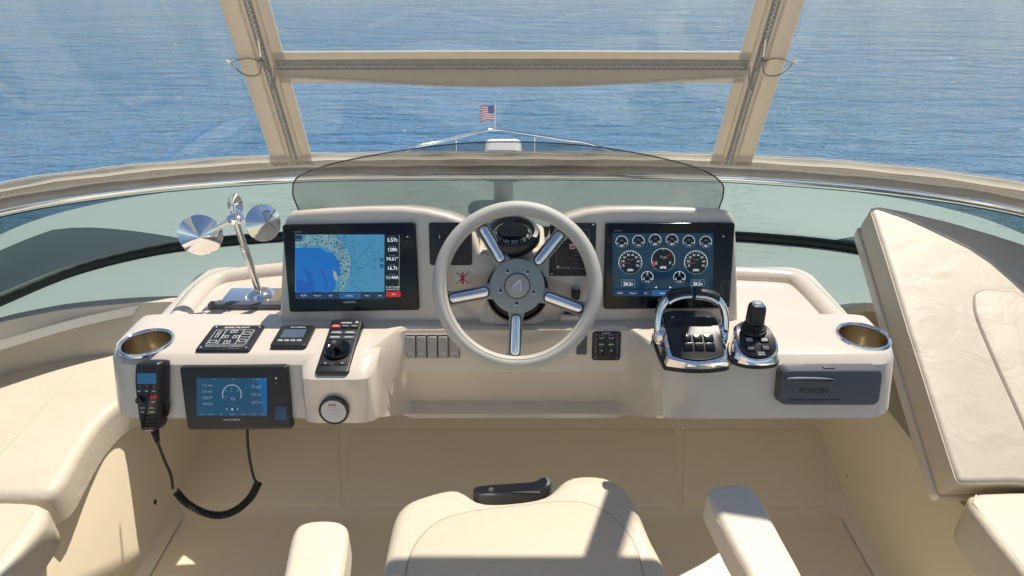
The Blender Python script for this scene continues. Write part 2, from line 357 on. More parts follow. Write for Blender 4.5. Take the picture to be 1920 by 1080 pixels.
class Draw:      # draws flat print on a device face from photo pixels
    def __init__(s, t, F, z): s.t = t; s.F = F; s.z = z; s.k = 0
    def lift(s): s.k += 1; return s.z+0.00004*s.k
    def uv(s, px, py): return s.F.uv(px, py)
    def poly(s, pts, m, name='print'): s.last = flat(name, [s.uv(*p) for p in pts], s.lift(), m, s.t); return s.last
    def rect(s, x0, y0, x1, y1, m, name='print'): return s.poly([(x0, y0), (x1, y0), (x1, y1), (x0, y1)], m, name)
    def frame(s, x0, y0, x1, y1, w, m):
        z = s.lift(); o = [s.uv(*p) for p in ((x0, y0), (x1, y0), (x1, y1), (x0, y1))]; i = offset(o, w*s.F.mpp(x0, y0))
        v = [(a, b, z) for a, b in o+i]; mesh('print', v, [(j, (j+1) % 4, 4+(j+1) % 4, 4+j) for j in range(4)], m, s.t)
    def line(s, pts, w, m, name='print'):
        z = s.lift(); q = [Vector(s.uv(*p)) for p in pts]; hw = w/2*s.F.mpp(*pts[0]); v = []; f = []
        for i, p in enumerate(q):
            d = (q[min(i+1, len(q)-1)]-q[max(i-1, 0)]).normalized(); nn = Vector((-d.y, d.x))*hw
            v += [(p.x+nn.x, p.y+nn.y, z), (p.x-nn.x, p.y-nn.y, z)]
            if i: f.append((2*i-2, 2*i-1, 2*i+1, 2*i))
        mesh(name, v, f, m, s.t)
    def arc(s, cx, cy, r, a0, a1, w, m, n=28): s.line([(cx+r*math.cos(R(a0+(a1-a0)*i/n)), cy-r*math.sin(R(a0+(a1-a0)*i/n))) for i in range(n+1)], w, m)
    def disc(s, cx, cy, r, m): s.poly([(cx+r*math.cos(2*math.pi*i/28), cy+r*math.sin(2*math.pi*i/28)) for i in range(28)], m)
    def text(s, t, px, py, wpx, m, bold=0.0):
        x, y = s.uv(px, py); return text(t, x, y, s.lift(), m, s.t, width=wpx*s.F.mpp(px, py), bold=bold)

# ================================================================== SEA
struct(mesh('water', [(-6000, -6000, -4), (6000, -6000, -4), (6000, 9000, -4), (-6000, 9000, -4)], [(0, 1, 2, 3)], 'water'))

# ================================================================== HULL BELOW AND FOREDECK
hull_o = [(-2.3, -6), (-2.35, 2), (-2.2, 5), (-1.7, 7), (-0.9, 8.2), (0, 8.75), (0.9, 8.2), (1.7, 7), (2.2, 5), (2.35, 2), (2.3, -6)]
v = []; f = []; n = len(hull_o)
for zz, k in ((-4.3, 0.80), (-2.6, 0.94), (-1.15, 1.0)): v += [(x*k, y if y < 4 else 4+(y-4)*k, zz) for x, y in hull_o]
for i in range(2):
    for j in range(n-1): f.append((i*n+j, i*n+j+1, (i+1)*n+j+1, (i+1)*n+j))
f.append(tuple(range(2*n, 3*n)))
hull = thing('yacht_hull', 'white yacht hull and foredeck lying ahead of the flybridge', 'hull', loc=(0, 0, 0))
mesh('hull_shell', v, f, 'deck_white', hull, 30)
# cabin top between fly coaming and foredeck
cab = [[(-2.1, 3.75, 0.1), (0, 4.0, 0.1), (2.1, 3.75, 0.1)], [(-1.8, 5.0, -0.6), (0, 5.5, -0.6), (1.8, 5.0, -0.6)], [(-1.75, 5.3, -1.14), (0, 5.9, -1.14), (1.75, 5.3, -1.14)]]
rings('cabin_front', cab, 'deck_white', hull, closed=False)
# bow rail
rail = thing('bow_rail', 'thin stainless bow pulpit rail meeting in a point at the flag', 'rail', loc=(0, 8.5, -1.15))
def rel(p, o): return Vector(p)-o.location
ap = hity(928, 243, 8.5); zr = ap.z
lft = [ap]+[hitz(x, y, zr) for x, y in ((880, 252), (820, 267), (770, 279))]+[Vector((-1.75, 6.6, zr-0.03)), Vector((-2.1, 5.2, zr-0.06))]
rgt = [ap]+[hitz(x, y, zr) for x, y in ((985, 250), (1060, 262), (1120, 273))]+[Vector((1.75, 6.6, zr-0.03)), Vector((2.1, 5.2, zr-0.06))]
tube('top_rail', [rel(p, rail) for p in catmull(lft[::-1]+rgt[1:], 5)], 0.017, 'stainless', rail)
mid = [Vector((p.x*0.97, p.y-0.06, p.z-0.30)) for p in catmull(lft[::-1]+rgt[1:], 5)]
tube('middle_rail', [rel(p, rail) for p in mid], 0.009, 'stainless', rail)
for x, y in ((855, 262), (1003, 257)):
    a = hitz(x, y, zr); tube('stanchion', [rel(a, rail), rel((a.x, a.y-0.05, -1.15), rail)], 0.015, 'stainless', rail)
for p in (lft[4], rgt[4], lft[5], rgt[5]): tube('stanchion', [rel(p, rail), rel((p.x*0.98, p.y, -1.15), rail)], 0.015, 'stainless', rail)
# flag
fl = thing('bow_flag', 'small striped flag flying from a staff at the bow', 'flag', loc=ap)
top = hity(928, 195, 8.5)
tube('staff', [(0, 0, -0.02), rel(top, fl)], 0.008, 'stainless', fl)
fv = []; ff = []; fm = []; fw, fh = 0.19, 0.19; NX = 20
for j in range(14):
    for i in range(NX+1):
        u = i/NX; fv.append((-u*fw, 0.025*math.sin(u*7)*u, (top.z-ap.z)-0.004-fh*j/13-0.03*u-0.012*math.sin(u*6+j*0.1)))
for j in range(13):
    for i in range(NX):
        a = j*(NX+1)+i; ff.append((a, a+1, a+NX+2, a+NX+1)); fm.append(2 if (i < NX*0.42 and j < 7) else (0 if j % 2 == 0 else 1))
mesh('flag_cloth', fv, ff, None, fl, True, mats=['flag_red', 'flag_white', 'flag_blue'], fm=fm)

# ================================================================== FLYBRIDGE WINDSCREEN
def mirror(l): return [(x, y) for x, y in l]+[(-x, y) for x, y in l[::-1] if abs(x) > 1e-6]
topL = [(-1.978, 0.230), (-1.943, 0.805), (-1.817, 1.403), (-1.575, 1.863), (-1.230, 2.081), (-0.759, 2.202), (-0.380, 2.225), (0.000, 2.231)]
botL = [(-2.116, 0.230), (-2.070, 0.920), (-1.978, 1.610), (-1.811, 2.058), (-1.644, 2.346), (-1.311, 2.547), (-0.713, 2.656), (0.000, 2.679)]
outL = [(-2.587, 0.230), (-2.587, 1.150), (-2.576, 2.070), (-2.530, 2.760), (-2.357, 3.277), (-1.840, 3.622), (-0.920, 3.818), (0.000, 3.875)]
TOP = catmull([(x, y, 1.00) for x, y in mirror(topL)], 6); BOT = catmull([(x, y, 0.60) for x, y in mirror(botL)], 6)
OUT = catmull([(x, y, 0.46) for x, y in mirror(outL)], 6)
ws = thing('windscreen', 'green tinted wraparound windscreen below the stainless rail', 'windscreen', loc=(0, 2.68, 0.60))
def R3(l, o): return [Vector(p)-o.location for p in l]
glass_rows = [[B.lerp(T, t)+Vector((0, 0.03*math.sin(math.pi*t), 0)) for B, T in zip(BOT, TOP)] for t in (0, 0.25, 0.5, 0.75, 1)]
rings('glass', [R3(r, ws) for r in glass_rows], 'tinted_glass', ws, closed=False, smooth=True)
tube('gasket', R3([p+Vector((0, -0.004, 0.004)) for p in BOT], ws), (0.014, 0.026), 'gasket', ws, n=8)
# outer coaming in front of the windscreen
struct(rings('coaming', [[p+Vector((0, 0.0, -0.012)) for p in BOT], [B.lerp(O, 0.5)+Vector((0, 0, 0.01)) for B, O in zip(BOT, OUT)], OUT, [p+Vector((0, 0.03, -0.35)) for p in OUT], [p*0.985+Vector((0, 0, -1.75)) for p in OUT]], 'deck_white', closed=False, smooth=35))
for sgn, lab in ((-1, 'dark strip standing in for a windscreen reflection beyond the bench'), (1, 'dark strip standing in for a windscreen reflection beyond the lounge cushion')):
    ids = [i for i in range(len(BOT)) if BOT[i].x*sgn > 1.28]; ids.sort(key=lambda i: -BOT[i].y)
    t = thing('reflection_strip', lab, 'reflection stand-in', loc=(sgn*1.8, 2.0, 0.6)); n_ = len(ids)  # added dark sheet standing in for a dark reflection in the windscreen
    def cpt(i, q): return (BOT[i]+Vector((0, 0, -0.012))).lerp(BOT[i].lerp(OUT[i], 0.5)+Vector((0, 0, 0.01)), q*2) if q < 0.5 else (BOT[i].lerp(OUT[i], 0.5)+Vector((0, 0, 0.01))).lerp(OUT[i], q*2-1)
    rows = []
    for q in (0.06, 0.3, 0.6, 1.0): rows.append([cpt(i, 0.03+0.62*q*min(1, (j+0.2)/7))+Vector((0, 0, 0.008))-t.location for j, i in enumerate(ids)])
    rings('dark_reflection_sheet', rows, 'black_gloss', t, closed=False, smooth=True)
# rail
hr = thing('windscreen_rail', 'polished stainless rail capping the tinted windscreen', 'rail', loc=(0, 2.23, 1.0))
tube('rail_tube', R3([p+Vector((0, 0, 0.012)) for p in TOP], hr), 0.0195, 'chrome', hr, n=14)
tube('glass_channel', R3([p+Vector((0, 0.012, -0.006)) for p in TOP], hr), (0.006, 0.009), 'gasket', hr, n=8)

# ================================================================== CLEAR ENCLOSURE
CUR = [p+Vector((0, 0, 0.03)) for p in TOP]; NC = len(CUR)
def inward(i):
    a = CUR[max(i-1, 0)]; b = CUR[min(i+1, NC-1)]; t = (b-a).normalized(); return Vector((t.y, -t.x, 0))
INW = [inward(i) for i in range(NC)]
def curve_at(x):       # front part of the curve by lateral position -> (point, inward)
    best = None
    for i in range(NC-1):
        a, b = CUR[i], CUR[i+1]
        if (a.x-x)*(b.x-x) <= 0 and a.y > 0.9:
            t = (x-a.x)/(b.x-a.x) if abs(b.x-a.x) > 1e-9 else 0
            return a.lerp(b, t), INW[i].lerp(INW[i+1], t).normalized()
RAKE = 0.66
def E(x, h, off=0.0):
    p, w = curve_at(x); w2 = Vector((-x*0.15/RAKE, w.y, 0))
    nrm = (w*0.83-Vector((0, 0, 0.55))).normalized()
    return p+Vector((0, 0, h))+w2*h*RAKE+nrm*off
def strip(name, fa, fb, n, m, parent, thick=0.004, off=0.0):     # cloth strip between two edge functions of t, real thickness
    o = parent.location; rs = []
    for i in range(n+1):
        t = i/n; a = fa(t); b = fb(t); d = (fb(min(1, t+0.01))-fa(max(0, t-0.01)))
        rs.append((a, b))
    v = []; f = []
    for i, (a, b) in enumerate(rs):
        a2, b2 = rs[min(i+1, n)]; a1, b1 = rs[max(i-1, 0)]
        nn = ((a2-a1).cross(b-a)).normalized()
        if nn.y > 0: nn = -nn
        v += [a+nn*(thick+off)-o, b+nn*(thick+off)-o, b+nn*off-o, a+nn*off-o]
    for i in range(n):
        for j in range(4): f.append((i*4+j, i*4+(j+1) % 4, i*4+4+(j+1) % 4, i*4+4+j))
    f += [(0, 1, 2, 3), (4*n, 4*n+1, 4*n+2, 4*n+3)]
    return mesh(name, v, f, m, parent, 45)
def teeth(name, path, parent, w=0.006, pitch=0.0062, h=0.0022, side=None):
    P = [Vector(p) for p in path]; L = 0; acc = [0]
    for a, b in zip(P, P[1:]): L += (b-a).length; acc.append(L)
    k = int(L/pitch); v = []; f = []; j = 0; o = parent.location
    for i in range(k):
        s = i*pitch
        while j < len(P)-2 and acc[j+1] < s: j += 1
        t = (s-acc[j])/max(1e-9, acc[j+1]-acc[j]); c = P[j].lerp(P[j+1], t); d = (P[j+1]-P[j]).normalized()
        nn = (EYE-c).normalized(); nn = (nn-d*nn.dot(d)).normalized(); sd = d.cross(nn)
        c = c+sd*(0.0012 if i % 2 else -0.0012); b0 = len(v)
        for q in (0, 1):
            for sx, sy in ((-1, -1), (1, -1), (1, 1), (-1, 1)):
                v.append(c+sd*sx*w/2*(1-0.3*q)+d*sy*pitch*0.30+nn*h*q-o)
        f += [(b0+4, b0+5, b0+6, b0+7)]+[(b0+e, b0+(e+1) % 4, b0+4+(e+1) % 4, b0+4+e) for e in range(4)]
    ob = mesh(name, v, f, 'zip_teeth', parent); ob['kind'] = 'stuff'; return ob
# canvas skirt lying on the rail (three runs)
KS = 1.2
XP = 0.735     # lateral position of the zip posts
def lin(a, b): return lambda t: a+(b-a)*t
skirt = thing('canvas_skirt', 'dirty beige canvas skirt with zip running along the windscreen rail', 'canvas', loc=(0, 2.23, 1.03))
idx = [i for i in range(NC) if CUR[i].y > 0.75]; SK = [CUR[i] for i in idx]; SI = [INW[i] for i in idx]
def skirt_pt(i, h, off):
    w = SI[i]; h = h*KS; off = off*KS; return SK[i]+Vector((0, 0, h))+w*(h*RAKE)+(w*0.83-Vector((0, 0, 0.30))).normalized()*off
def skirt_band(name, prof, m):
    rs = []
    for h, off in prof: rs.append([skirt_pt(i, h, off+0.0025*math.sin(i*1.7+h*90)) - skirt.location for i in range(len(SK))])
    return rings(name, rs, m, skirt, closed=False, smooth=True)
skirt_band('lower_roll', [(-0.012, -0.010), (-0.008, 0.014), (0.004, 0.020), (0.014, 0.014), (0.017, 0.002)], 'canvas_dirty')
skirt_band('zip_tape', [(0.014, 0.000), (0.018, 0.006), (0.040, 0.006), (0.044, 0.000)], 'zip_tape')
skirt_band('upper_band', [(0.040, 0.004), (0.044, 0.010), (0.056, 0.008), (0.062, 0.000)], 'canvas')
skirt_band('white_hem', [(0.0605, 0.003), (0.0645, 0.0035), (0.0650, 0.000)], 'hem_white')
teeth('zip_teeth', catmull([skirt_pt(i, 0.029, 0.0085) for i in range(len(SK))], 3), skirt, w=0.008, pitch=0.0075)
def h_for_row(row):
    lo_, hi_ = -0.1, 1.0
    for _ in range(40):
        m_ = (lo_+hi_)/2; p_ = E(0, m_)-EYE; dpt = p_.y*CP-p_.z*SP; rw = 540-FPX*(p_.z*CP+p_.y*SP)/dpt
        if rw > row: lo_ = m_
        else: hi_ = m_
    return lo_
HB, HT = h_for_row(295), 1.25     # window heights above the rail
def Eh(x, h, off=0.0): return E(x, h, off)
def pane(name, label, x0, x1, h0, h1, nx=24, nh=10, group=None):
    t = thing(name, label, 'window', loc=Eh((x0+x1)/2, h0))
    rs = [[Eh(x0+(x1-x0)*i/nx, h0+(h1-h0)*j/nh, 0.004*math.sin(i*0.7+j*0.5))-t.location for i in range(nx+1)] for j in range(nh+1)]
    rings('vinyl_sheet', rs, 'vinyl', t, closed=False, smooth=True); return t
HX0, HX1 = h_for_row(147), h_for_row(99)     # cross strap band heights
pl = pane('enclosure_window', 'clear vinyl window between cross strap and skirt, facing the bow flag', -XP+0.035, XP-0.035, HB-0.01, HX0+0.01)
pu = pane('enclosure_window', 'clear vinyl window above the cross strap', -XP+0.035, XP-0.035, HX1, HT-0.01)
def side_pane(label, sgn):
    t = thing('enclosure_window', label, 'window', loc=Eh(sgn*XP, HB))
    ids = [i for i in range(NC) if CUR[i].x*sgn > XP+0.06 and CUR[i].y > 0.35]
    ids.sort(key=lambda i: -CUR[i].y); rs = []
    for j in range(11):
        h = HB+(HT-HB)*j/10; row = [Eh(sgn*(XP+0.045), h)]
        for i in ids: row.append(CUR[i]+Vector((0, 0, h))+INW[i]*h*RAKE*(0.55 if CUR[i].y < 1.4 else 0.8)+INW[i]*0.006*math.sin(i*1.3+j*0.8))
        rs.append([p-t.location for p in row])
    rings('vinyl_sheet', rs, 'vinyl', t, closed=False, smooth=True); return t
psl = side_pane('clear vinyl side window above the chrome cone stand', -1)
psr = side_pane('clear vinyl side window above the folded cream backrest', 1)
def zip_post(label, s):
    t = thing('zip_post', label, 'canvas post', loc=Eh(s*XP, HB-0.01))
    q = lambda dx, off=0.0: (lambda tt: Eh(s*(XP+dx*1.1*(1-0.42*min(1, max(0, (tt-0.52)/0.2)))), HB-0.012+(HT-HB+0.012)*tt, off))  # upper half, out of view, narrows to slim its shadow on the seat
    strip('inner_border', q(-0.052), q(-0.022), 14, 'canvas', t, 0.004)
    strip('outer_border', q(0.014), q(0.062), 14, 'canvas', t, 0.004)
    strip('flap', q(-0.026), q(0.020), 14, 'canvas', t, 0.004, 0.0045)
    strip('zip_tape', q(-0.014), q(0.006), 14, 'zip_tape', t, 0.002, 0.009)
    strip('inner_hem', q(-0.0555), q(-0.0515), 14, 'hem_white', t, 0.003, 0.001)
    strip('outer_hem', q(0.0615), q(0.0645), 14, 'hem_white', t, 0.003, 0.001)
    teeth('zip_teeth', [Eh(s*(XP-0.0045), HB+(HT-HB)*i/30, 0.017) for i in range(31)], t, w=0.0075, pitch=0.0075)
    pul = [Eh(s*(XP-0.004), HX1+0.055, 0.016), Eh(s*(XP-0.002), HX1+0.035, 0.022), Eh(s*(XP+0.002), HX1+0.01, 0.02)]
    tube('zip_pull', [p-t.location for p in pul], 0.004, 'stainless', t)
    return t
zip_post('upright canvas zip post beside the chrome cone stand', -1)
zip_post('upright canvas zip post on the side of the folded backrest', 1)
cs = thing('cross_strap', 'sagging beige canvas cross strap with open zip between both posts', 'canvas strap', loc=Eh(0, HX0))
XS = XP-0.03
cx_ = lambda h, sag=0.0, off=0.0: (lambda tt: Eh(-XS+2*XS*tt, h-sag*math.sin(math.pi*tt)**1.3, off))
strip('upper_border', cx_(HX1-0.018), cx_(HX1+0.004), 30, 'canvas', cs, 0.004)
strip('top_hem', cx_(HX1+0.0035), cx_(HX1+0.008), 30, 'hem_white', cs, 0.003, 0.001)
strip('zip_tape', cx_(HX1-0.046, 0.002), cx_(HX1-0.016), 30, 'zip_tape', cs, 0.003, 0.003)
strip('lower_border', cx_(HX0-0.006, 0.006), cx_(HX1-0.046, 0.001), 30, 'canvas', cs, 0.004, 0.001)
strip('sagging_flap', cx_(HX0+0.014, 0.034, 0.006), cx_(HX1-0.040, 0.002, 0.004), 30, 'canvas', cs, 0.004, 0.003)
teeth('zip_teeth', [cx_(HX1-0.032, 0.003, 0.009)(i/40) for i in range(41)], cs, w=0.008, pitch=0.0075)
teeth('lower_zip_teeth', [cx_(HX0+0.021, 0.034, 0.015)(i/40) for i in range(41)], cs, w=0.004, pitch=0.0075)
for s, lab in ((-1, 'thin cord knotted round the zip post beside the chrome cone stand'), (1, 'thin cord knotted round the zip post by the backrest')):
    c = Eh(s*(XP+0.004), HX1-0.01, 0.02)
    t = thing('tie_cord', lab, 'cord', loc=c)
    lp = [(0, 0, 0), (0.03, -0.004, 0.012), (0.075, -0.002, 0.004), (0.083, 0.0, -0.006), (0.05, -0.004, -0.032), (0.012, -0.006, -0.030), (0, 0, 0.002)]
    tube('loop', [(s*a, b, d) for a, b, d in [tuple(p) for p in catmull(lp, 6)]], 0.0022, 'cord', t, 6)
    tube('tail', [(s*a, b, d) for a, b, d in [tuple(p) for p in catmull([(0, 0, 0), (-0.022, -0.006, -0.03), (-0.018, -0.008, -0.07), (-0.03, -0.006, -0.05), (-0.034, -0.004, -0.01)], 5)]], 0.002, 'cord', t, 6)
    tube('knot', [(s*-0.008, 0, 0), (s*0.01, -0.002, 0.004)], 0.006, 'cord', t, 8)
    tube('frayed_end', [(s*0.08, 0, -0.003), (s*0.098, 0, 0.004)], [0.0022, 0.005], 'hem_white', t, 6)
# oval maker's print on the lower window
Ft = Frame(Eh(0.57, HX0-0.02), (1, 0, 0), (0, -RAKE, 1))
dc = thing('oval_decal', 'small oval white printed decal high on the clear window', 'decal', frame=Ft)
v = []; f = []
for i in range(28):
    a = 2*math.pi*i/28
    for k in (1, 0.93): v.append((0.024*k*math.cos(a), 0.009*k*math.sin(a), 0.006))
for i in range(28): f.append((2*i, 2*i+1, (2*i+3) % 56, (2*i+2) % 56))
mesh('ring', v, f, 'print_white', dc); text('VISTA', 0, 0, 0.006, 'print_white', dc, width=0.03)
# bimini tube carrying the enclosure's top edge
bt = thing('bimini_tube', 'stainless frame tube carrying the top edge of the clear enclosure', 'frame', loc=(0, 1.4, 2.28))
tube('tube', R3(catmull([Eh(x, HT+0.005) for x in (-1.3, -1.0, -0.735, -0.3, 0, 0.3, 0.735, 1.0, 1.3)], 3), bt), 0.016, 'stainless', bt)

# hardtop added out of view above the helm, open sunroof sized for the light
ht = thing('hardtop', 'white flybridge hardtop added out of view, open sunroof sized to light the helm', 'roof', loc=(0, 0.2, 2.30))
def roof_piece(name, x0, x1, y0, y1):
    slab(name, rr(x1-x0, y1-y0, 0.03, (x0+x1)/2, (y0+y1)/2-0.2), 0.0, 0.10, 0.02, 'deck_white', ht)
roof_piece('front_beam', -1.60, 1.60, 1.42, 1.47)
roof_piece('side_beam', -1.75, -1.0, -4.4, 1.417); roof_piece('side_beam', 1.0, 1.75, -4.4, 1.417)
roof_piece('rear_panel', -0.997, 0.997, -4.4, -2.3)
for sx in (-1, 1):
    for yy in (-4.1, -1.0): tube('roof_post', [(sx*1.66, yy-0.2, 0.01), (sx*1.70, yy-0.35, -1.88)], (0.05, 0.03), 'deck_white', ht, 12)

# searchlight on the coaming outside
slt = thing('searchlight', 'boxy white searchlight on the coaming ahead of the windscreen', 'searchlight', loc=(-0.043, 3.2, 0.50))
sp = hity(941, 268, 3.2)
w = 0.18; hgt = sp.z-0.50
rs = []
for yy, k in ((-0.10, 0.93), (-0.085, 1.0), (0.07, 1.0), (0.09, 0.92)):
    rs.append([(x*k, yy, hgt-0.085+z*k) for x, z in rr(w, 0.17, 0.028)])
rings('housing', rs, 'white_paint', slt)
slab('pedestal', circ(0.05), -0.02, hgt-0.17, 0.004, 'white_paint', slt)
box('grille', 0.118, 0.004, 0.075, 'grey_plastic', slt, (0, -0.102, hgt-0.098), 0.001)
for i in range(5): box('grille_bar', 0.116, 0.006, 0.005, 'white_paint', slt, (0, -0.105, hgt-0.072-i*0.014))
box('lamp_lens', 0.12, 0.004, 0.12, 'clear_dome', slt, (0, 0.094, hgt-0.085))

# ================================================================== COCKPIT SHELL
FX = 1.165
CY = 1.655
def prof_sheet(name, prof, x0, x1, m, nx=1):
    rs = [[(x0+(x1-x0)*i/nx, y, z) for i in range(nx+1)] for y, z in prof]
    return struct(rings(name, rs, m, closed=False, smooth=25))
ramp_top = (2.02, 0.135)
prof_sheet('deck', [(-2.5, 0), (CY-0.06, 0), (CY-0.03, 0.003), (CY, 0.012), (CY+0.03, 0.026), (ramp_top[0], ramp_top[1])], -FX, FX, 'floor_gelcoat')
prof_sheet('bulkhead', [(ramp_top[0], ramp_top[1]-0.01), (2.06, 0.2), (2.08, 0.57)], -FX-0.3, FX+0.3, 'floor_gelcoat')
# raised access panels on the ramp and the floor step
rf = Frame((0, CY+0.03, 0.026), (1, 0, 0), (0, ramp_top[0]-CY-0.03, ramp_top[1]-0.026))
def floor_hatch(label, a, b):
    t = thing('access_panel', label, 'panel', frame=rf.at((a+b)/2, 880))
    Fq = rf.at((a+b)/2, 880); p = [Fq.uv(a+4, 806), Fq.uv(b-4, 806), Fq.uv(b, 948), Fq.uv(a, 948)]
    slab('panel', p, -0.01, 0.004, 0.003, 'floor_gelcoat', t)
floor_hatch('wide flat access panel moulded into the sloping footrest', 652, 1268)
floor_hatch('narrow flat access panel in the footrest below the coiled cord', 352, 640)
floor_hatch('narrow flat access panel in the footrest under the stereo', 1280, 1548)
for s in (-1, 1):
    x = s*FX
    rs = [[(x-s*0.05, y, z0) for y, z0 in ((-2.5, 0.0), (CY, 0.006), (2.06, 0.14))], [(x-s*0.012, y, z0+0.012) for y, z0 in ((-2.5, 0), (CY, 0.006), (2.06, 0.14))],
          [(x, y, z0+0.05) for y, z0 in ((-2.5, 0), (CY, 0.006), (2.06, 0.14))], [(x+s*0.004, y, 0.42) for y in (-2.5, CY, 2.06)], [(x+s*0.012, y, 0.432) for y in (-2.5, CY, 2.06)], [(x+s*0.8, y, 0.432) for y in (-2.5, CY, 2.06)]]
    struct(rings('footwell_side', rs, 'floor_gelcoat', closed=False, smooth=35))
    p = hity(290, 941, 1.5) if s < 0 else hity(1588, 893, 1.5)
    d = ray(290, 941) if s < 0 else ray(1588, 893); p = EYE+d*((s*(FX+0.002))/d.x)
    t = thing('drain_plug', 'small dark round plug in the footwell side below the '+('bench' if s < 0 else 'chaise'), 'plug', frame=Frame(p, (0, s, 0), (0, 0, 1)))
    slab('plug', circ(0.009, 20), -0.002, 0.004, 0.002, 'rubber', t); slab('slot', circ(0.004, 12), 0.003, 0.006, 0.001, 'stainless', t)
# dash deck: white moulding between windscreen foot and console
inner = [(-1.84, 0.2, 0.68), (-1.80, 0.9, 0.68), (-1.72, 1.45, 0.68), (-1.50, 1.70, 0.68), (-1.28, 1.86, 0.68), (-1.10, 1.90, 0.67), (-0.62, 1.62, 0.64), (0, 1.60, 0.64)]
INN = catmull(inner+[(-x, y, z) for x, y, z in inner[::-1] if abs(x) > 1e-6], 6)
struct(rings('dash_deck', [[p+Vector((0, 0, -0.01)) for p in BOT], [Vector((*B.lerp(I, 0.12).xy, 0.585)) for B, I in zip(BOT, INN)], [Vector((*B.lerp(I, 0.75).xy, 0.60)) for B, I in zip(BOT, INN)], INN, [p+Vector((0, 0.0, -0.03)) for p in INN]], 'deck_white', closed=False, smooth=35))

# ================================================================== CONSOLE
SH = 1.0
f15 = (-math.sin(R(15)), -math.cos(R(15)))
shelf_front = hitz(960, 662, SH).y; a0 = (shelf_front, SH)
p_ch = row_on(a0, 684, (-0.75, -0.66))
p_bot = row_on(p_ch, 792, f15)
P = [(1.62, 0.80), (1.62, 0.95), (1.60, 0.962), (1.31, 0.965), (1.29, 0.998), (1.27, SH), (shelf_front+0.004, SH), (shelf_front-0.004, SH-0.003), p_ch, ((p_ch[0]*0.5+p_bot[0]*0.5), (p_ch[1]+p_bot[1])/2), (p_bot[0], p_bot[1]+0.012), (p_bot[0]+0.012, p_bot[1]), (p_bot[0]+0.10, p_bot[1]-0.006), (1.45, 0.76)]
r0 = (hitz(960, 612, SH).y, SH); r1 = row_on(r0, 619, (-0.6, -0.8)); r2 = row_on(r1, 697, f15); r3 = row_on(r2, 752, (0.35, -0.94)); r4 = row_on(r3, 758, (-0.9, -0.3)); r5 = row_on(r4, 776, (-0.95, -0.30)); r6 = row_on(r5, 784, (-0.2, -1))
P_R = [(1.62, 0.80), (1.62, 0.95), (1.60, 0.962), (1.31, 0.965), (1.29, 0.998), (1.27, SH), (r0[0]+0.003, SH), r1, ((r1[0]+r2[0])/2, (r1[1]+r2[1])/2), r2, r3, r4, r5, (1.45, 0.76)]
P_R[12] = r6; P_R[11] = r5; P_R[10] = r3
P_R[13] = (1.45, 0.74)
XL, XR = -0.828, 0.792
def blend(x):
    if x < -0.31: b = 0
    elif x < -0.225: b = (x+0.31)/0.085
    elif x < 0.235: b = 1
    elif x < 0.325: b = (0.325-x)/0.09
    else: b = 0
    return b*b*(3-2*b)
stations = []
for e in (0, 0.002, 0.006, 0.014, 0.026, 0.042, 0.06): stations.append(XL+e)
stations += [-0.70, -0.55, -0.40]+[-0.31+0.085*i/8 for i in range(9)]+[-0.12, 0, 0.12]+[0.235+0.09*i/8 for i in range(9)]+[0.40, 0.55, 0.68]
for e in (0.06, 0.042, 0.026, 0.014, 0.006, 0.002, 0): stations.append(XR-e)
rs = []; RE = 0.06
for x in stations:
    b = blend(x); pr = [(p[0]*(1-b)+q[0]*b, p[1]*(1-b)+q[1]*b) for p, q in zip(P, P_R)]
    dl = min(x-XL, XR-x)
    if dl < RE:
        k = RE-math.sqrt(max(0, RE*RE-(RE-dl)**2)); ym = 1.36
        pr = [(y+k*min(1, max(0, (1.27-y)/0.10))-k*min(1, max(0, (y-1.33)/0.2)), z-k*0.12 if z > 0.93 else z+k*0.3) for y, z in pr]
    rs.append([(x, y, z) for y, z in pr])
con = thing('helm_console', 'cream moulded helm console with two instrument pods', 'console', loc=(0, 0, 0))
body = rings('console_body', rs, 'gelcoat', con, smooth=28)
SHF = Frame((0, 1.2, SH), (1, 0, 0), (0, 1, 0))
cupP = [SHF.hit(275, 643), SHF.hit(1618, 631)]
for c in cupP:
    bm = bmesh.new(); bmesh.ops.create_cone(bm, cap_ends=True, segments=48, radius1=0.0475, radius2=0.0475, depth=0.3)
    me = bpy.data.meshes.new('cut'); bm.to_mesh(me); bm.free(); ct = bpy.data.objects.new('cut', me); ct.location = (c.x, c.y, SH+0.06); COL.objects.link(ct)
    md = body.modifiers.new('b', 'BOOLEAN'); md.operation = 'DIFFERENCE'; md.object = ct; md.solver = 'EXACT'
    dg = bpy.context.evaluated_depsgraph_get(); dg.update(); nm = bpy.data.meshes.new_from_object(body.evaluated_get(dg))
    body.modifiers.clear(); body.data = nm; bpy.data.objects.remove(ct)
body.data.polygons.foreach_set('use_smooth', [True]*len(body.data.polygons)); body.data.set_sharp_from_angle(angle=R(28))
# tray rims on the shoulders
def tray_rim(pts):
    q = [hitz(x, y, 0.985) for x, y in pts]; q = [Vector((p.x, p.y, 0.960)) for p in q]
    tube('tray_rim', catmull(q, 6), (0.026, 0.026), 'gelcoat', con, n=16)
tray_rim([(322, 598), (350, 560), (380, 527), (408, 511), (450, 503), (530, 494), (600, 492)])
tray_rim([(1330, 500), (1400, 503), (1470, 507), (1500, 515), (1530, 541), (1565, 578), (1578, 590)])
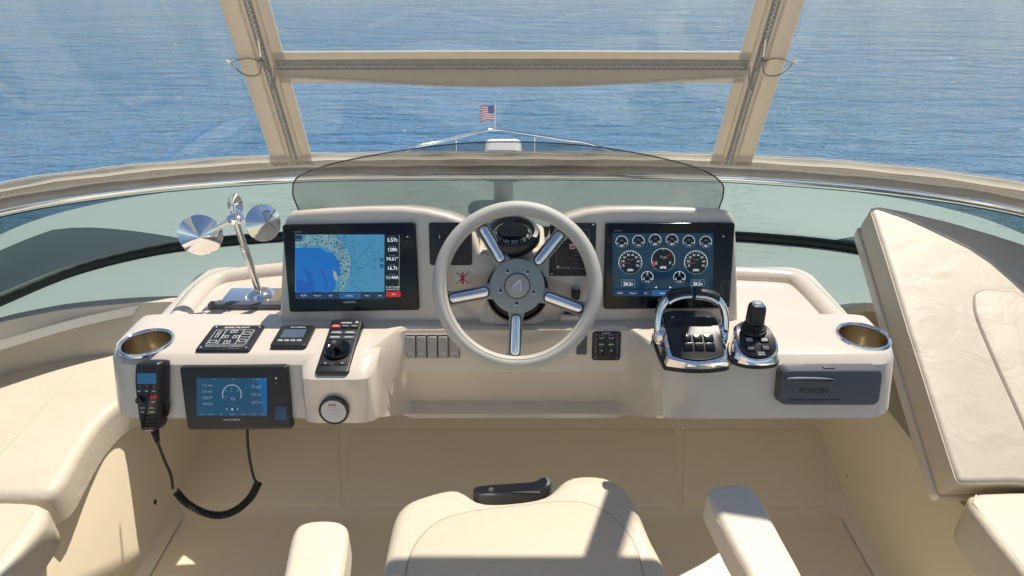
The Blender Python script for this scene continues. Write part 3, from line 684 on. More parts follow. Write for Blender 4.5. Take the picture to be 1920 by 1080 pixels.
# binnacle (instrument hood)
FACE = tilt_frame(hitz(960, 601, SH).y, SH-0.002, 16)
topo = [(522, 606), (526, 520), (531, 420), (536, 404), (548, 396), (600, 392), (690, 388), (755, 388), (800, 393), (840, 402), (866, 412), (886, 432), (900, 470), (1022, 470), (1036, 432), (1050, 412), (1068, 403), (1100, 394), (1140, 389), (1200, 388), (1290, 390), (1355, 393), (1372, 398), (1380, 412), (1383, 480), (1386, 606)]
fp = [FACE.uv(*p) for p in topo]
back = 0.17
rs = [[(x, y, -back) for x, y in offset(fp, 0.01)]]
for k in range(5):
    a = k/4*math.pi/2; q = offset(fp, 0.012*(1-math.cos(a))); rs.append([(x, y, -0.012+0.012*math.sin(a)) for x, y in q])
bn = rings('instrument_hood', rs, 'gelcoat', con, smooth=45); bn.matrix_local = FACE.mat()
# steering column block
c0 = (hitz(960, 607, SH).y-0.004, SH-0.01); c1 = row_on(c0, 497, (math.sin(R(28)), math.cos(R(28))))
c2_ = row_on(c1, 468, (0.80, 0.42)); c3 = row_on(c2_, 456, (0.4, 0.5)); c4 = (1.44, c3[1]+0.012)
cprof = [c0, ((c0[0]+c1[0])/2, (c0[1]+c1[1])/2), (c1[0]-0.004, c1[1]-0.008), (c1[0]+0.006, c1[1]+0.004), c2_, c3, c4, (1.46, 0.98)]
CXL, CXR = -0.066, 0.068
rs = []
for x, k in ((CXL-0.006, 0.0), (CXL-0.001, 0.006), (CXL+0.012, 0.012), (CXL+0.03, 0.014), (0.0, 0.015), (CXR-0.03, 0.014), (CXR-0.012, 0.012), (CXR+0.001, 0.006), (CXR+0.006, 0.0)):
    rs.append([(x, y-(k-0.012) if i < 3 else y, z+(k-0.014)*(0.0 if i in (0, 7) else 1.0)) for i, (y, z) in enumerate(cprof)])
rings('column_block', rs, 'gelcoat', con, smooth=35)
# venturi wind deflector
arch = [(549, 366), (550, 345), (560, 331), (590, 317), (640, 303), (740, 284), (850, 270), (930, 266), (1010, 267), (1100, 273), (1200, 288), (1290, 309), (1330, 325), (1350, 340), (1357, 352), (1355, 372)]
wd = thing('wind_deflector', 'low smoked acrylic wind deflector arching behind the instrument hood', 'deflector', loc=(0, 1.62, 1.0))
topc = []; botc = []
for px, py in arch:
    y = 1.64-0.22*((px-955)/400)**2; p = hity(px, py, y); topc.append(p)
for i, p in enumerate(topc): botc.append(Vector((p.x*0.965, p.y+0.10, 0.955)))
tc = catmull(topc, 4); bc = catmull(botc, 4)
bc = [Vector((b.x, min(b.y, 1.60), b.z)) for b in bc]
rings('acrylic_sheet', [[b.lerp(t, k)-wd.location for b, t in zip(bc, tc)] for k in (0, 0.33, 0.66, 1)], 'smoke_acrylic', wd, closed=False, smooth=True)
edge = [bc[0].lerp(tc[0], 0.3)]+tc+[bc[-1].lerp(tc[-1], 0.3)]
tube('edge_trim', [p-wd.location for p in edge], 0.0016, 'gasket', wd, 6)

# ------------------------------------------------------------------ cup holders
for c, lab in zip(cupP, ('polished steel cup holder beside the handheld radio', 'polished steel cup holder above the closed stereo cover')):
    t = thing('cup_holder', lab, 'cup holder', loc=(c.x, c.y, SH), group='cup holders in the console ends')
    lathe('rim', [(0.046, -0.004), (0.046, 0.001), (0.0475, 0.004), (0.050, 0.0055), (0.053, 0.004), (0.0545, 0.0005), (0.0545, -0.002)], 'chrome', t, 48)
    lathe('cup', [(0.0465, 0.003), (0.0455, -0.03), (0.044, -0.075), (0.040, -0.082), (0.0001, -0.083)], 'cup_steel', t, 48)

# ------------------------------------------------------------------ display units
def device(name, label, cat, F, cx, cy, w_px, h_px, r_px, depth, bev, rot=0, m='black_gloss', group=None):
    Fd = F.at(cx, cy, rot); s = Fd.mpp(cx, cy)
    t = thing(name, label, cat, frame=Fd, group=group)
    l_, _ = Fd.uv(cx-w_px/2, cy); r_, _ = Fd.uv(cx+w_px/2, cy); _, b_ = Fd.uv(cx, cy+h_px/2); _, u_ = Fd.uv(cx, cy-h_px/2)
    W_, H_ = r_-l_, u_-b_
    slab('casing', rr(W_, H_, r_px*s, (l_+r_)/2, (u_+b_)/2), -0.004, depth, bev, m, t)
    return t, Fd, Draw(t, Frame(Fd.o+Fd.n*depth, Fd.ex, Fd.ey), depth+0.0004), W_, H_
z1 = lambda x, y: (530+x/6.0, 410+y/6.0)
t, Fd, D, w, h = device('chart_plotter', 'black chart plotter showing a blue sea chart', 'display', FACE, 661, 500, 245, 163, 5, 0.011, 0.003, R(0.9))
def zr_(x0, y0, x1, y1, m, n='print'): a = z1(x0, y0); b = z1(x1, y1); D.rect(a[0], a[1], b[0], b[1], m, n)
zr_(140, 178, 1145, 825, 'scr_map', 'screen'); D.t = D.last
D.poly([z1(*p) for p in c2([(140, 335), (300, 330), (420, 330), (500, 380), (560, 370), (640, 450), (660, 540), (640, 640), (570, 650), (600, 720), (560, 822), (350, 823), (150, 823)], 3) if 140 <= p[0]], 'scr_deep')
D.poly([z1(*p) for p in c2([(230, 560), (280, 570), (330, 650), (350, 760), (345, 820), (170, 820), (165, 690), (290, 710), (260, 640)], 3)], 'scr_deeper')
D.poly([z1(*p) for p in c2([(430, 560), (470, 620), (500, 690), (500, 790), (485, 790), (478, 700), (440, 620)], 3)], 'scr_deeper')
D.poly([z1(*p) for p in ((230, 180), (600, 180), (700, 300), (760, 420), (770, 560), (740, 680), (690, 800), (600, 822), (640, 720), (650, 540), (600, 420), (500, 330), (400, 300), (145, 330), (145, 260), (230, 250))], 'scr_contour')
D.poly([z1(*p) for p in ((565, 580), (600, 600), (625, 690), (600, 700), (575, 650))], 'scr_tan')
for k in range(7): D.line([z1(610+k*28+30*math.sin(j*0.5+k), 180+j*52) for j in range(7+k % 3)], 0.35, 'scr_line')
for a in (((740, 660), (1110, 410)), ((780, 540), (1040, 240)), ((960, 250), (1040, 420), (1030, 560)), ((770, 730), (880, 600), (830, 540)), ((740, 720), (900, 810))): D.line([z1(*p) for p in a], 0.5, 'scr_line')
for k in range(34):
    x, y = random.uniform(760, 1120), random.uniform(190, 810); a = z1(x, y); D.rect(a[0]-1.1, a[1]-0.6, a[0]+1.1, a[1]+0.6, 'scr_line')
zr_(140, 185, 222, 252, 'scr_bar'); D.text('N 2nm', *z1(180, 235), 9, 'scr_dim')
for y in (460, 530): D.disc(*z1(1117, y), 4, 'scr_bar_hi')
zr_(1150, 178, 1325, 810, 'scr_black'); zr_(1311, 180, 1316, 780, 'scr_dim')
for s_, y, wd_ in (('3.57t', 240, 19), ('128ft', 347, 17), ('74.61°', 452, 22), ('16.7t', 556, 18), ('11:44A', 660, 23)):
    D.text(s_, *z1(1235, y), wd_, 'scr_white', 0.02); D.text('Depth Speed'[:9], *z1(1235, y-38), 11, 'scr_dim')
D.text("N 40°23.945'", *z1(1243, 768), 25, 'scr_white'); D.text("W074°07.952'", *z1(1243, 795), 25, 'scr_white')
zr_(150, 828, 1160, 900, 'scr_bar'); zr_(640, 830, 880, 898, 'scr_bar_hi'); zr_(1165, 815, 1330, 878, 'scr_red')
for s_, x, wd_ in (('16.7t', 240, 10), ('Waypoints', 395, 14), ('Info', 545, 6), ('Charting', 752, 13), ('Menu', 955, 8), ('Back', 1100, 7), ('SOS', 1250, 7)): D.text(s_, *z1(x, 862 if x < 1200 else 846), wd_, 'scr_white')
D.text('GARMIN', *z1(757, 935), 23, 'print_white'); D.text('GPSMAP', *z1(180, 147), 15, 'print_grey'); D.disc(*z1(1407, 200), 1.6, 'print_white'); D.disc(*z1(1409, 254), 0.8, 'print_grey')

z2 = lambda x, y: (1130+x/6.172, 410+y/6.172)
t, Fd, D, w, h = device('engine_display', 'black display showing round engine gauges on dark blue', 'display', FACE, 1251.5, 497, 238, 160, 5, 0.011, 0.003, R(0.3))
a = z2(115, 168); b = z2(1280, 888); D.t = D.rect(a[0], a[1], b[0], b[1], 'scr_gauge_bg', 'screen')
def gauge(cx, cy, r, needle, nums, val, wv, ticks=9, sub='rpm x100'):
    x, y = z2(cx, cy); rp = r/6.172
    D.disc(x, y, rp, 'scr_black'); D.arc(x, y, rp, -20, 200, 0.8, 'scr_white', 36); D.arc(x, y, rp, 200, 340, 0.5, 'scr_dim', 24)
    for i in range(ticks):
        an = R(205-230*i/(ticks-1)); D.line([(x+rp*math.cos(an), y-rp*math.sin(an)), (x+rp*0.84*math.cos(an), y-rp*0.84*math.sin(an))], 0.6, 'scr_white')
    for i, s_ in enumerate(nums):
        an = R(205-230*i/max(1, len(nums)-1)); D.text(s_, x+rp*0.66*math.cos(an), y-rp*0.66*math.sin(an), 2.2*len(s_)+0.6, 'scr_white')
    if needle is not None:
        an = R(needle); D.line([(x, y), (x+rp*0.78*math.cos(an), y-rp*0.78*math.sin(an))], 1.0, 'scr_red')
    if sub: D.text(sub, x, y-rp*0.25, rp*0.5, 'scr_dim')
    D.text(val, x, y+rp*0.66, wv, 'scr_white', 0.02)
gauge(320, 505, 134, 190, ['0', '10', '20', '30', '40', '50', '60', '70'], '600r', 12, 15)
gauge(1077, 505, 134, 190, ['0', '10', '20', '30', '40', '50', '60', '70'], '600r', 12, 15)
gauge(697, 475, 134, 40, ['E', '', 'F'] and ['E', 'F'], '69%', 12, 3, 'Fuel')
x, y = z2(697, 475); D.arc(x, y, 19, 185, 215, 4, 'scr_red')
for i, cx in enumerate((218, 410, 602, 797, 990, 1185)): gauge(cx, 265 if i in (0, 5) else (258 if i in (1, 4) else 245), 68, None, ['C', 'H'], ['186°', '176kPa', '186°', '186°', '176kPa', '186°'][i], 8, 5, 'Cool')
for cx in (511, 879): gauge(cx, 672, 68, None, ['0', '5', '10'], '0.0 gph', 9, 7, 'Rate')
for cx in (288, 1088):
    a = z2(cx-78, 698); b = z2(cx+78, 772); D.frame(a[0], a[1], b[0], b[1], 0.5, 'scr_dim'); D.text('28.2v', *z2(cx, 748), 18, 'scr_white', 0.02); D.text('Battery Voltage', *z2(cx, 712), 17, 'scr_dim')
a = z2(120, 815); b = z2(1272, 888); D.rect(a[0], a[1], b[0], b[1], 'scr_bar'); a = z2(560, 817); b = z2(810, 886); D.rect(a[0], a[1], b[0], b[1], 'scr_bar_hi')
for s_, cx, wd_ in (('16.7t', 195, 9), ('Waypoints', 343, 13), ('Info', 488, 5), ('Engines', 690, 12)): D.text(s_, *z2(cx, 853), wd_, 'scr_white')
for cx, sg in ((605, -1), (775, 1)): x, y = z2(cx, 786); D.poly([(x-sg*2, y-1.8), (x+sg*2, y), (x-sg*2, y+1.8)], 'scr_white')
D.text('GARMIN', *z2(695, 930), 21, 'print_white'); D.text('GPSMAP', *z2(172, 135), 15, 'print_grey'); D.disc(*z2(1383, 200), 1.6, 'print_white')
a = z2(1365, 715); b = z2(1455, 970); D.frame(a[0], a[1], b[0], b[1], 0.4, 'print_grey')

# blank cover and alarm panel on the hood
t, Fd, D, w, h = device('blank_cover', 'plain black cover plate beside the chart plotter', 'panel', FACE, 845, 457, 80, 80, 5, 0.003, 0.001, m='black_plastic')
D.rect(823.5, 441, 824.8, 447, 'print_white')  # small glint painted on the plate as a thin white mark
t, Fd, D, w, h = device('warning_sticker', 'small square sticker with a figure crossed out in red', 'sticker', FACE, 867.5, 521.5, 29, 27, 1, 0.0008, 0.0002, m='sticker')
D.disc(867.5, 512.5, 2.2, 'print_red'); D.poly([(864, 515.5), (871, 515.5), (870, 524), (869.5, 533), (868, 533), (867.5, 526), (867, 533), (865.5, 533), (865, 524)], 'print_red')
D.line([(856, 511), (879, 532)], 1.8, 'print_red'); D.line([(879, 511), (856, 532)], 1.8, 'print_red')
t, Fd, D, w, h = device('navigation_light_panel', 'black alarm panel with corner screws and a red symbol', 'panel', FACE, 1073.5, 467, 86, 100, 3, 0.003, 0.001, m='black_plastic')
D.frame(1043, 430, 1105, 504, 0.6, 'print_grey'); D.disc(1046.5, 500.5, 2.4, 'print_white'); D.text('NAVICLE 24', 1059, 501.5, 18, 'print_white')
D.rect(1067, 456.5, 1079, 467.5, 'print_red'); D.rect(1068.2, 457.6, 1077.8, 466.4, 'sticker'); D.poly([(1069.5, 464.5), (1070, 461), (1072.5, 460), (1074, 461), (1076.5, 460.5), (1077, 464.5)], 'print_red')
for i in range(5): D.rect(1072, 471.2+7*i, 1073.4, 472.6+7*i, 'print_red'); D.text(('BOW', 'BILGE', 'ENGINE P', 'ENGINE S', 'DECK AFT')[i], 1081, 472+7*i, 7+i, 'print_grey')
for x, y in ((1034, 420.5), (1112.5, 421), (1034.5, 513.5), (1112.5, 513.5)):
    u_, v_ = Fd.uv(x, y, 0.003); slab('screw', circ(0.0022, 12, u_, v_), 0.002, 0.0042, 0.0008, 'stainless', t)

# small thruster joystick on a recessed foot right of the column
fj = SHF.at(1078, 601); t = thing('thruster_joystick', 'stubby black thruster joystick on a small plate behind the wheel', 'joystick', frame=fj)
slab('plate', rr(0.07, 0.035, 0.006, 0, 0.012), -0.002, 0.016, 0.004, 'gelcoat', t)
slab('gasket_plate', rr(0.05, 0.026, 0.006, 0, 0.012), 0.014, 0.020, 0.002, 'black_plastic', t)
lathe('boot', [(0.017, 0.019), (0.0165, 0.024), (0.012, 0.026), (0.0125, 0.030), (0.009, 0.033), (0.0055, 0.040)], 'rubber', t, 20, loc=(0, 0.012, 0))
lathe('stick', [(0.0055, 0.038), (0.0065, 0.047), (0.0095, 0.052), (0.0098, 0.070), (0.008, 0.074), (0.0001, 0.0745)], 'black_plastic', t, 20, loc=(0, 0.012, 0))
lathe('cap', [(0.008, 0.0738), (0.0075, 0.0755), (0.0001, 0.076)], 'switch_grey', t, 20, loc=(0, 0.012, 0))

# ------------------------------------------------------------------ compass
cf = Frame(EYE+ray(961, 432)*1.405, (1, 0, 0), (0, math.cos(R(14)), math.sin(R(14))))
t = thing('compass', 'black steering compass with a lit numbered card above the wheel', 'compass', frame=cf)
ck = cf.mpp(961, 430)
lathe('base_ring', [(0.030, -0.040), (0.047, -0.034), (0.0585, -0.020), (0.0585, -0.006), (0.055, 0.0), (0.047, 0.002), (0.0425, -0.004), (0.042, -0.012)], 'black_plastic', t, 40)
lathe('bowl', [(0.0425, -0.006), (0.036, -0.018), (0.02, -0.022), (0.0001, -0.024)], 'black_gloss', t, 32)
lathe('card', [(0.0001, 0.002), (0.02, 0.0015), (0.030, 0.001), (0.0375, -0.009), (0.038, -0.013)], 'card_black', t, 40)
for i in range(12):
    a = R(-90+(i-6)*30+6); deg = (150-(i-6)*30) % 360
    tx = text(str(deg), 0.0315*math.cos(a), 0.0315*math.sin(a), 0.0, 'print_white', t, size=0.0108, name='numeral', rot=a+math.pi/2, bold=0.01); nb = Vector((-math.cos(a)*0.5, -math.sin(a)*0.5, 0.87)); ta = Vector((-math.sin(a), math.cos(a), 0)); nb = Vector((-math.cos(a)*0.6, -math.sin(a)*0.6, 0.8)); fr_ = Frame((0.0352*math.cos(a), 0.0352*math.sin(a), -0.0045), ta, nb); tx.matrix_local = fr_.mat()
v = []; f = []
for i in range(72):
    a = 2*math.pi*i/72; l0 = 0.0388; l1 = 0.0402 if i % 2 else 0.0412; b0 = len(v); w_ = 0.0004
    for r_, s_ in ((l0, -1), (l0, 1), (l1, 1), (l1, -1)): v.append((r_*math.cos(a)-s_*w_*math.sin(a), r_*math.sin(a)+s_*w_*math.cos(a), -0.0075))
    f.append((b0, b0+1, b0+2, b0+3))
mesh('degree_ticks', v, f, 'print_white', t)
box('lubber_line', 0.0012, 0.008, 0.001, 'thread', t, (0, -0.041, 0.001))
lathe('dome', [(0.0425, 0.0), (0.040, 0.007), (0.033, 0.013), (0.022, 0.017), (0.0001, 0.019)], 'clear_dome', t, 40, smooth=True)
text('PLASTIMO', 0, -0.051, 0.0025, 'print_grey', t, width=0.018)
slab('mount', rr(0.09, 0.07, 0.03), -0.075, -0.030, 0.006, 'gelcoat', t)

# ------------------------------------------------------------------ steering wheel
WD = 1.365
wc = EYE+ray(970, 536)*WD; wf = Frame(wc, (1, 0, 0), (0, SP, CP))
t = thing('steering_wheel', 'five spoked steering wheel with pale perforated leather rim and chrome inserts', 'steering wheel', frame=wf)
k = WD/FPX; RM = 145.5*k; rm = 14.0*k
rs = []
for i in range(96):
    a = 2*math.pi*i/96
    rs.append([((RM+rm*math.cos(b))*math.cos(a), (RM+rm*math.cos(b))*math.sin(a), rm*1.1*math.sin(b)) for b in [2*math.pi*j/16 for j in range(16)]])
rings('rim', rs, 'wheel_leather', t, smooth=True, loop=True)
HZ = -0.012
tube('rim_seam', [((RM-rm*0.62)*math.cos(2*math.pi*i/96), (RM-rm*0.62)*math.sin(2*math.pi*i/96), rm*0.87) for i in range(96)], 0.0007, 'leather_seam', t, 5, closed=True)
slab('hub', circ(52*k, 48), HZ-0.02, HZ+0.006, 0.003, 'hub_paint', t)
cap_ = slab('hub_cap', circ(23*k, 40), HZ+0.004, HZ+0.011, 0.003, 'switch_grey', t)
lathe('cap_groove', [(23.2*k, HZ+0.0062), (24.4*k, HZ+0.0064), (24.6*k, HZ+0.006)], 'gasket', t, 40)
zl = HZ+0.0112
flat('emblem_disc', circ(14.5*k, 32), zl, 'print_grey', cap_)
flat('emblem_sail', [(x*k, y*k) for x, y in ((-11, -3), (-3, 6), (4, 11.5), (7, 10.5), (8, -9), (6, -10.5), (5, 7), (-2, 2))], zl+0.0002, 'sticker', cap_)
for i in range(5): flat('emblem_stripe', [(x*k, y*k) for x, y in ((-9+2.8*i, -4-1.2*i), (-8+2.8*i, -4.6-1.2*i), (-7.4+2.7*i, 1.5+1.7*i), (-8+2.7*i, 1.2+1.6*i))], zl+0.0002, 'sticker', cap_)
for a in (53, 123, 196, 268, 340):
    x, y = 33*k*math.cos(R(a)), 33*k*math.sin(R(a))
    lathe('hub_screw', [(0.0048, HZ+0.0062), (0.0040, HZ+0.0066), (0.0030, HZ+0.0030), (0.0001, HZ+0.003)], 'stainless', t, 14, loc=(x, y, 0))
    lathe('screw_socket', [(0.0029, HZ+0.0068), (0.0001, HZ+0.0067)], 'gasket', t, 14, loc=(x, y, 0))
for a in (-20, 50, 121, 191, 268):
    ang = R(a)
    def loc2(u, w_): return (u*math.cos(ang)-w_*math.sin(ang), u*math.sin(ang)+w_*math.cos(ang))
    prof = [(44, 19), (52, 15.5), (62, 13.5), (100, 13), (122, 13.5), (134, 17), (143, 24)]
    top_ = [(u*k, w_*k) for u, w_ in prof]; o2 = [loc2(u, w_) for u, w_ in top_]+[loc2(u, -w_) for u, w_ in top_[::-1]]
    sk_ = slab('spoke', o2, HZ-0.012, HZ+0.003, 0.004, 'wheel_leather' if False else 'hub_paint', t)
    ins = rr(76*k, 18*k, 7*k, 93*k, 0, 5)
    o3 = [loc2(u, w_) for u, w_ in ins]
    slab('insert_surround', [loc2(u, w_) for u, w_ in offset(ins, -1.6*k)], HZ, HZ+0.0036, 0.001, 'gasket', sk_)
    rs = [[(x, y, HZ) for x, y in o3]]
    for q in range(6):
        aa = q/5*math.pi/2; oo = [loc2(93*k+(u-93*k)*(1-0.06*(1-math.cos(aa))), w_*math.cos(aa*0.98)) for u, w_ in ins]; rs.append([(x, y, HZ+0.003+0.0065*math.sin(aa)) for x, y in oo])
    rings('chrome_insert', rs, 'chrome', sk_, smooth=60)
lathe('column_shroud', [(0.062, -0.030), (0.066, -0.036), (0.066, -0.078), (0.05, -0.09)], 'black_plastic', t, 40, loc=(0, -0.011, 0))
lathe('column_sleeve', [(0.040, -0.022), (0.050, -0.026), (0.060, -0.034), (0.060, -0.06)], 'rubber', t, 40, loc=(0, -0.008, 0))

# ------------------------------------------------------------------ console front: left pod
FRONT = Frame((0, p_ch[0], p_ch[1]), (1, 0, 0), (0, math.sin(R(15)), math.cos(R(15))))
z3 = lambda x, y: (340+x/8.307, 680+y/8.307)
t, Fd, D, w, h = device('engine_data_display', 'black seven inch data display with blue screen on the console front', 'display', FRONT, 448, 742, 197, 117, 5, 0.014, 0.004, R(0.6), m='black_plastic')
a = z3(240, 238); b = z3(1335, 830); D.t = D.rect(a[0], a[1], b[0], b[1], 'scr_panel', 'screen')
D.poly([z3(1180, 238), z3(1335, 238), z3(1335, 800), z3(1290, 800)], 'scr_panel_hi')
for s_, x, y, wd_ in (('1.2 nm', 405, 352, 18), ('3.5 nm', 405, 448, 18), ('154.9°', 412, 548, 19), ('44.5 ft', 412, 642, 18), ('25 gal', 1165, 370, 17), ('0.5 kn', 1168, 495, 17), ('37.7 h', 1175, 622, 18), ('70', 803, 567, 8)): D.text(s_, *z3(x, y), wd_, 'scr_dim')
D.arc(*z3(790, 490), 17.5, -25, 205, 2.0, 'scr_dim', 36)
for x, y in ((705, 435), (785, 440), (880, 437), (785, 395), (700, 530)): a = z3(x, y); D.rect(a[0]-1, a[1]-0.8, a[0]+1, a[1]+0.8, 'scr_dim')
for x in (712, 795, 880): a = z3(x, 722); D.rect(a[0]-1.4, a[1]-1.4, a[0]+1.4, a[1]+1.4, 'scr_white' if x == 795 else 'scr_dim')
for s_, x, wd_ in (('Menu', 325, 8), ('Waypoint', 470, 12), ('Info', 625, 5), ('Engine', 800, 9), ('Mark', 975, 8), ('Set', 1135, 5), ('Back', 1275, 6)): D.text(s_, *z3(x, 798), wd_, 'scr_dim')
for x in (520, 810, 1130, 1180, 1225, 1310): a = z3(x, 252); D.rect(a[0]-0.9, a[1]-0.8, a[0]+0.9, a[1]+0.8, 'scr_dim')
D.text('VOLVO PENTA', *z3(790, 885), 32, 'print_white', 0.02); D.disc(*z3(1478, 237), 2.0, 'print_white'); D.disc(*z3(1480, 320), 1.0, 'print_grey')
a = z3(1465, 665); b = z3(1640, 890); D.rect(a[0], a[1], b[0], b[1], 'scr_bar', 'card_door'); D.frame(a[0], a[1], b[0], b[1], 0.5, 'grey_plastic')

# handheld radio microphone with coiled cord
z4 = lambda x, y: (240+x/6.97, 675+y/6.97)
Fm = FRONT.at(282, 744); Fm = Frame(Fm.o, Fm.ex, Fm.ey)
t = thing('handheld_radio', 'black handheld radio with small blue screen hanging on the console front', 'radio', frame=Fm)
mo = [Fm.uv(*z4(x, y), 0.03) for x, y in ((110, 45), (300, 35), (380, 45), (410, 100), (412, 300), (405, 600), (385, 800), (370, 900), (330, 935), (200, 935), (160, 900), (120, 700), (80, 350), (78, 160), (88, 80))]
ms = c2(mo, 4)
rs = []
for zz, o_ in ((0.0, 0.004), (0.010, 0.0), (0.026, 0.0005), (0.031, 0.003), (0.033, 0.007)): rs.append([(x+(0.010*(1-zz/0.033)), y, zz) for x, y in offset(ms, o_)])
rings('body', rs, 'black_plastic', t, smooth=40)
D = Draw(t, Frame(Fm.o+Fm.n*0.033, Fm.ex, Fm.ey), 0.0335)
a = z4(120, 172); b = z4(372, 312); D.rect(a[0], a[1], b[0], b[1], 'scr_lcd_blue', 'screen_lcd')
for x in (150, 248, 345): a = z4(x, 345); D.rect(a[0]-0.4, a[1]-2.4, a[0]+0.4, a[1]+2.4, 'print_grey'); a = z4(x-5, 405); D.rect(a[0]-2.6, a[1]-0.8, a[0]+2.6, a[1]+0.8, 'print_white')
for s_, x, y, wd_ in (('16/9', 328, 545, 8), ('CLEAR', 190, 625, 10), ('MENU', 318, 625, 9), ('DSC', 192, 678, 7), ('HI/LO', 318, 678, 10), ('GARMIN', 280, 920, 16)): D.text(s_, *z4(x, y), wd_, 'print_white', 0.015)
u_, v_ = D.uv(*z4(330, 480)); slab('distress_button', rr(0.013, 0.008, 0.003, u_, v_), 0.032, 0.035, 0.001, 'red_button', t)
u_, v_ = D.uv(*z4(160, 520)); slab('channel_knob', circ(0.0072, 24, u_, v_), 0.032, 0.040, 0.0015, 'black_plastic', t); slab('knob_cap', circ(0.004, 16, u_, v_), 0.039, 0.0415, 0.001, 'rubber', t)
for i in range(5):
    p0 = D.uv(*z4(160+i*4, 735+i*34)); p1 = D.uv(*z4(385-i*2, 735+i*34)); box('grille_slot', p1[0]-p0[0], 0.0016, 0.002, 'rubber', t, ((p0[0]+p1[0])/2, p0[1], 0.0335))
for i in range(6): p0 = Fm.uv(*z4(545-i*4, 570+i*30), 0.012); box('side_rib', 0.004, 0.0024, 0.012, 'rubber', t, (p0[0]-0.003, p0[1], 0.012))
p0 = Fm.uv(*z4(350, 930), 0.014); p1 = Fm.uv(*z4(385, 1075), 0.010)
pts = [Vector((p0[0], p0[1]+0.006, 0.014)), Vector((p1[0], p1[1], 0.010))]
rs = tubev([pts[0].lerp(pts[1], i/14) for i in range(15)], [0.0085*(1-0.45*i/14)*(1.1 if i % 2 else 0.85) for i in range(15)], 12)
rings('strain_relief', rs, 'rubber', t)
Mi = Fm.mat().inverted()
ycord = p_bot[0]+0.015
c_a = Fm.mat() @ pts[1]
cp = [c_a, hity(308, 862, ycord), hity(320, 890, ycord), hity(324, 916, ycord)]
tube('cord_lead', [Mi @ p for p in catmull(cp, 5)], 0.0030, 'rubber', t, 8)
coil_c = catmull([hity(x, y, ycord+0.004) for x, y in ((330, 922), (352, 945), (385, 962), (415, 966), (445, 955), (470, 932), (484, 906))], 60)
hel = []; tot = len(coil_c); turns = 46
for i, p in enumerate(coil_c):
    d = (coil_c[min(i+1, tot-1)]-coil_c[max(i-1, 0)]).normalized(); a = 2*math.pi*turns*i/tot
    n1 = Vector((0, 1, 0)); n2 = d.cross(n1).normalized(); hel.append(p+(n1*math.cos(a)+n2*math.sin(a))*0.0068)
tube('coiled_cord', [Mi @ p for p in hel], 0.0024, 'rubber', t, 5)
cp = [hity(484, 906, ycord), hity(476, 896, ycord), hity(468, 860, ycord), hity(464, 825, ycord), hity(464, 797, ycord+0.01), hity(464, 770, ycord+0.06)]
tube('cord_tail', [Mi @ p for p in catmull(cp, 6)], 0.0030, 'rubber', t, 8)

# ------------------------------------------------------------------ left shelf: control panels
def shelf_dev(name, label, cat, corners, depth, m='black_plastic', bev=0.002, r=0.004, F=SHF):
    cx = sum(c[0] for c in corners)/4; cy = sum(c[1] for c in corners)/4
    Fd = F.at(cx, cy); q = [Fd.uv(*c) for c in corners]       # TL TR BR BL
    w_ = ((q[1][0]-q[0][0])+(q[2][0]-q[3][0]))/2; h_ = ((q[0][1]-q[3][1])+(q[1][1]-q[2][1]))/2
    t = thing(name, label, cat, frame=Fd); slab('casing', rr(w_, h_, r), -0.003, depth, bev, m, t)
    return t, Fd, w_, h_
def ringrect(t, x0, y0, x1, y1, w_, z, m):
    o = [(x0, y0), (x1, y0), (x1, y1), (x0, y1)]; i = [(x0+w_, y0+w_), (x1-w_, y0+w_), (x1-w_, y1-w_), (x0+w_, y1-w_)]
    mesh('print', [(a, b, z) for a, b in o+i], [(j, (j+1) % 4, 4+(j+1) % 4, 4+j) for j in range(4)], m, t)
t, Fd, w, h = shelf_dev('searchlight_control', 'square black searchlight control panel with outlined arrow keys', 'control panel', [(405, 613), (497, 613), (469, 660), (364, 660)], 0.006)
z = 0.0064
text('SEARCHLIGHT', 0, h*0.385, z, 'print_white', t, width=w*0.5, bold=0.01); text('MARINCO ELECTRIC COMPONENTS', 0, -h*0.36, z, 'print_white', t, width=w*0.72); text('MADE IN U.S.A.', w*0.2, -h*0.44, z, 'print_grey', t, width=w*0.2)
ringrect(t, -w*0.37, -h*0.29, w*0.37, h*0.29, 0.0008, z, 'print_white')
for x in (-0.17, 0.17): box('print_bar', 0.0009, h*0.58, 0.0002, 'print_white', t, (w*x, 0, z))
box('print_bar', w*0.2, 0.0008, 0.0002, 'print_white', t, (w*0.27, 0, z))
for x, y, kw in ((0, 0.21, 0.12), (0, -0.21, 0.12), (-0.105, 0, 0.12), (0.105, 0, 0.12), (0.27, 0.14, 0.13), (0.27, -0.15, 0.13), (-0.27, -0.19, 0.13), (-0.27, 0.17, 0.06), (-0.27, 0.03, 0.06)):
    slab('key', rr(w*kw, h*0.11, 0.0012, w*x, h*y), 0.005, 0.0068, 0.0005, 'black_plastic', t); ringrect(t, w*x-w*kw/2, h*y-h*0.055, w*x+w*kw/2, h*y+h*0.055, 0.0010, 0.0070, 'print_white')
for (x, y) in ((0, 0.21), (0, -0.21), (-0.105, 0), (0.105, 0)):
    a = math.atan2(y, x); flat('arrow', [(w*x+0.0022*math.cos(a+q), h*y+0.0022*math.sin(a+q)) for q in (0, 2.3, -2.3)], 0.0071, 'print_white', t)
for sx in (-1, 1):
    for sy in (-1, 1): slab('screw', circ(0.003, 14, sx*w*0.42, sy*h*0.41), 0.005, 0.0078, 0.001, 'stainless', t)
t, Fd, w, h = shelf_dev('trim_readout', 'small black square readout with grey lcd and four keys', 'display', [(527, 616), (591, 616), (575, 655), (509, 655)], 0.010, bev=0.003, r=0.006)
flat('lcd', rr(w*0.66, h*0.40, 0.001, 0, h*0.07), 0.0104, 'scr_lcd', t); text('VOLVO PENTA', 0.002, h*0.37, 0.0104, 'print_white', t, width=w*0.44, bold=0.015)
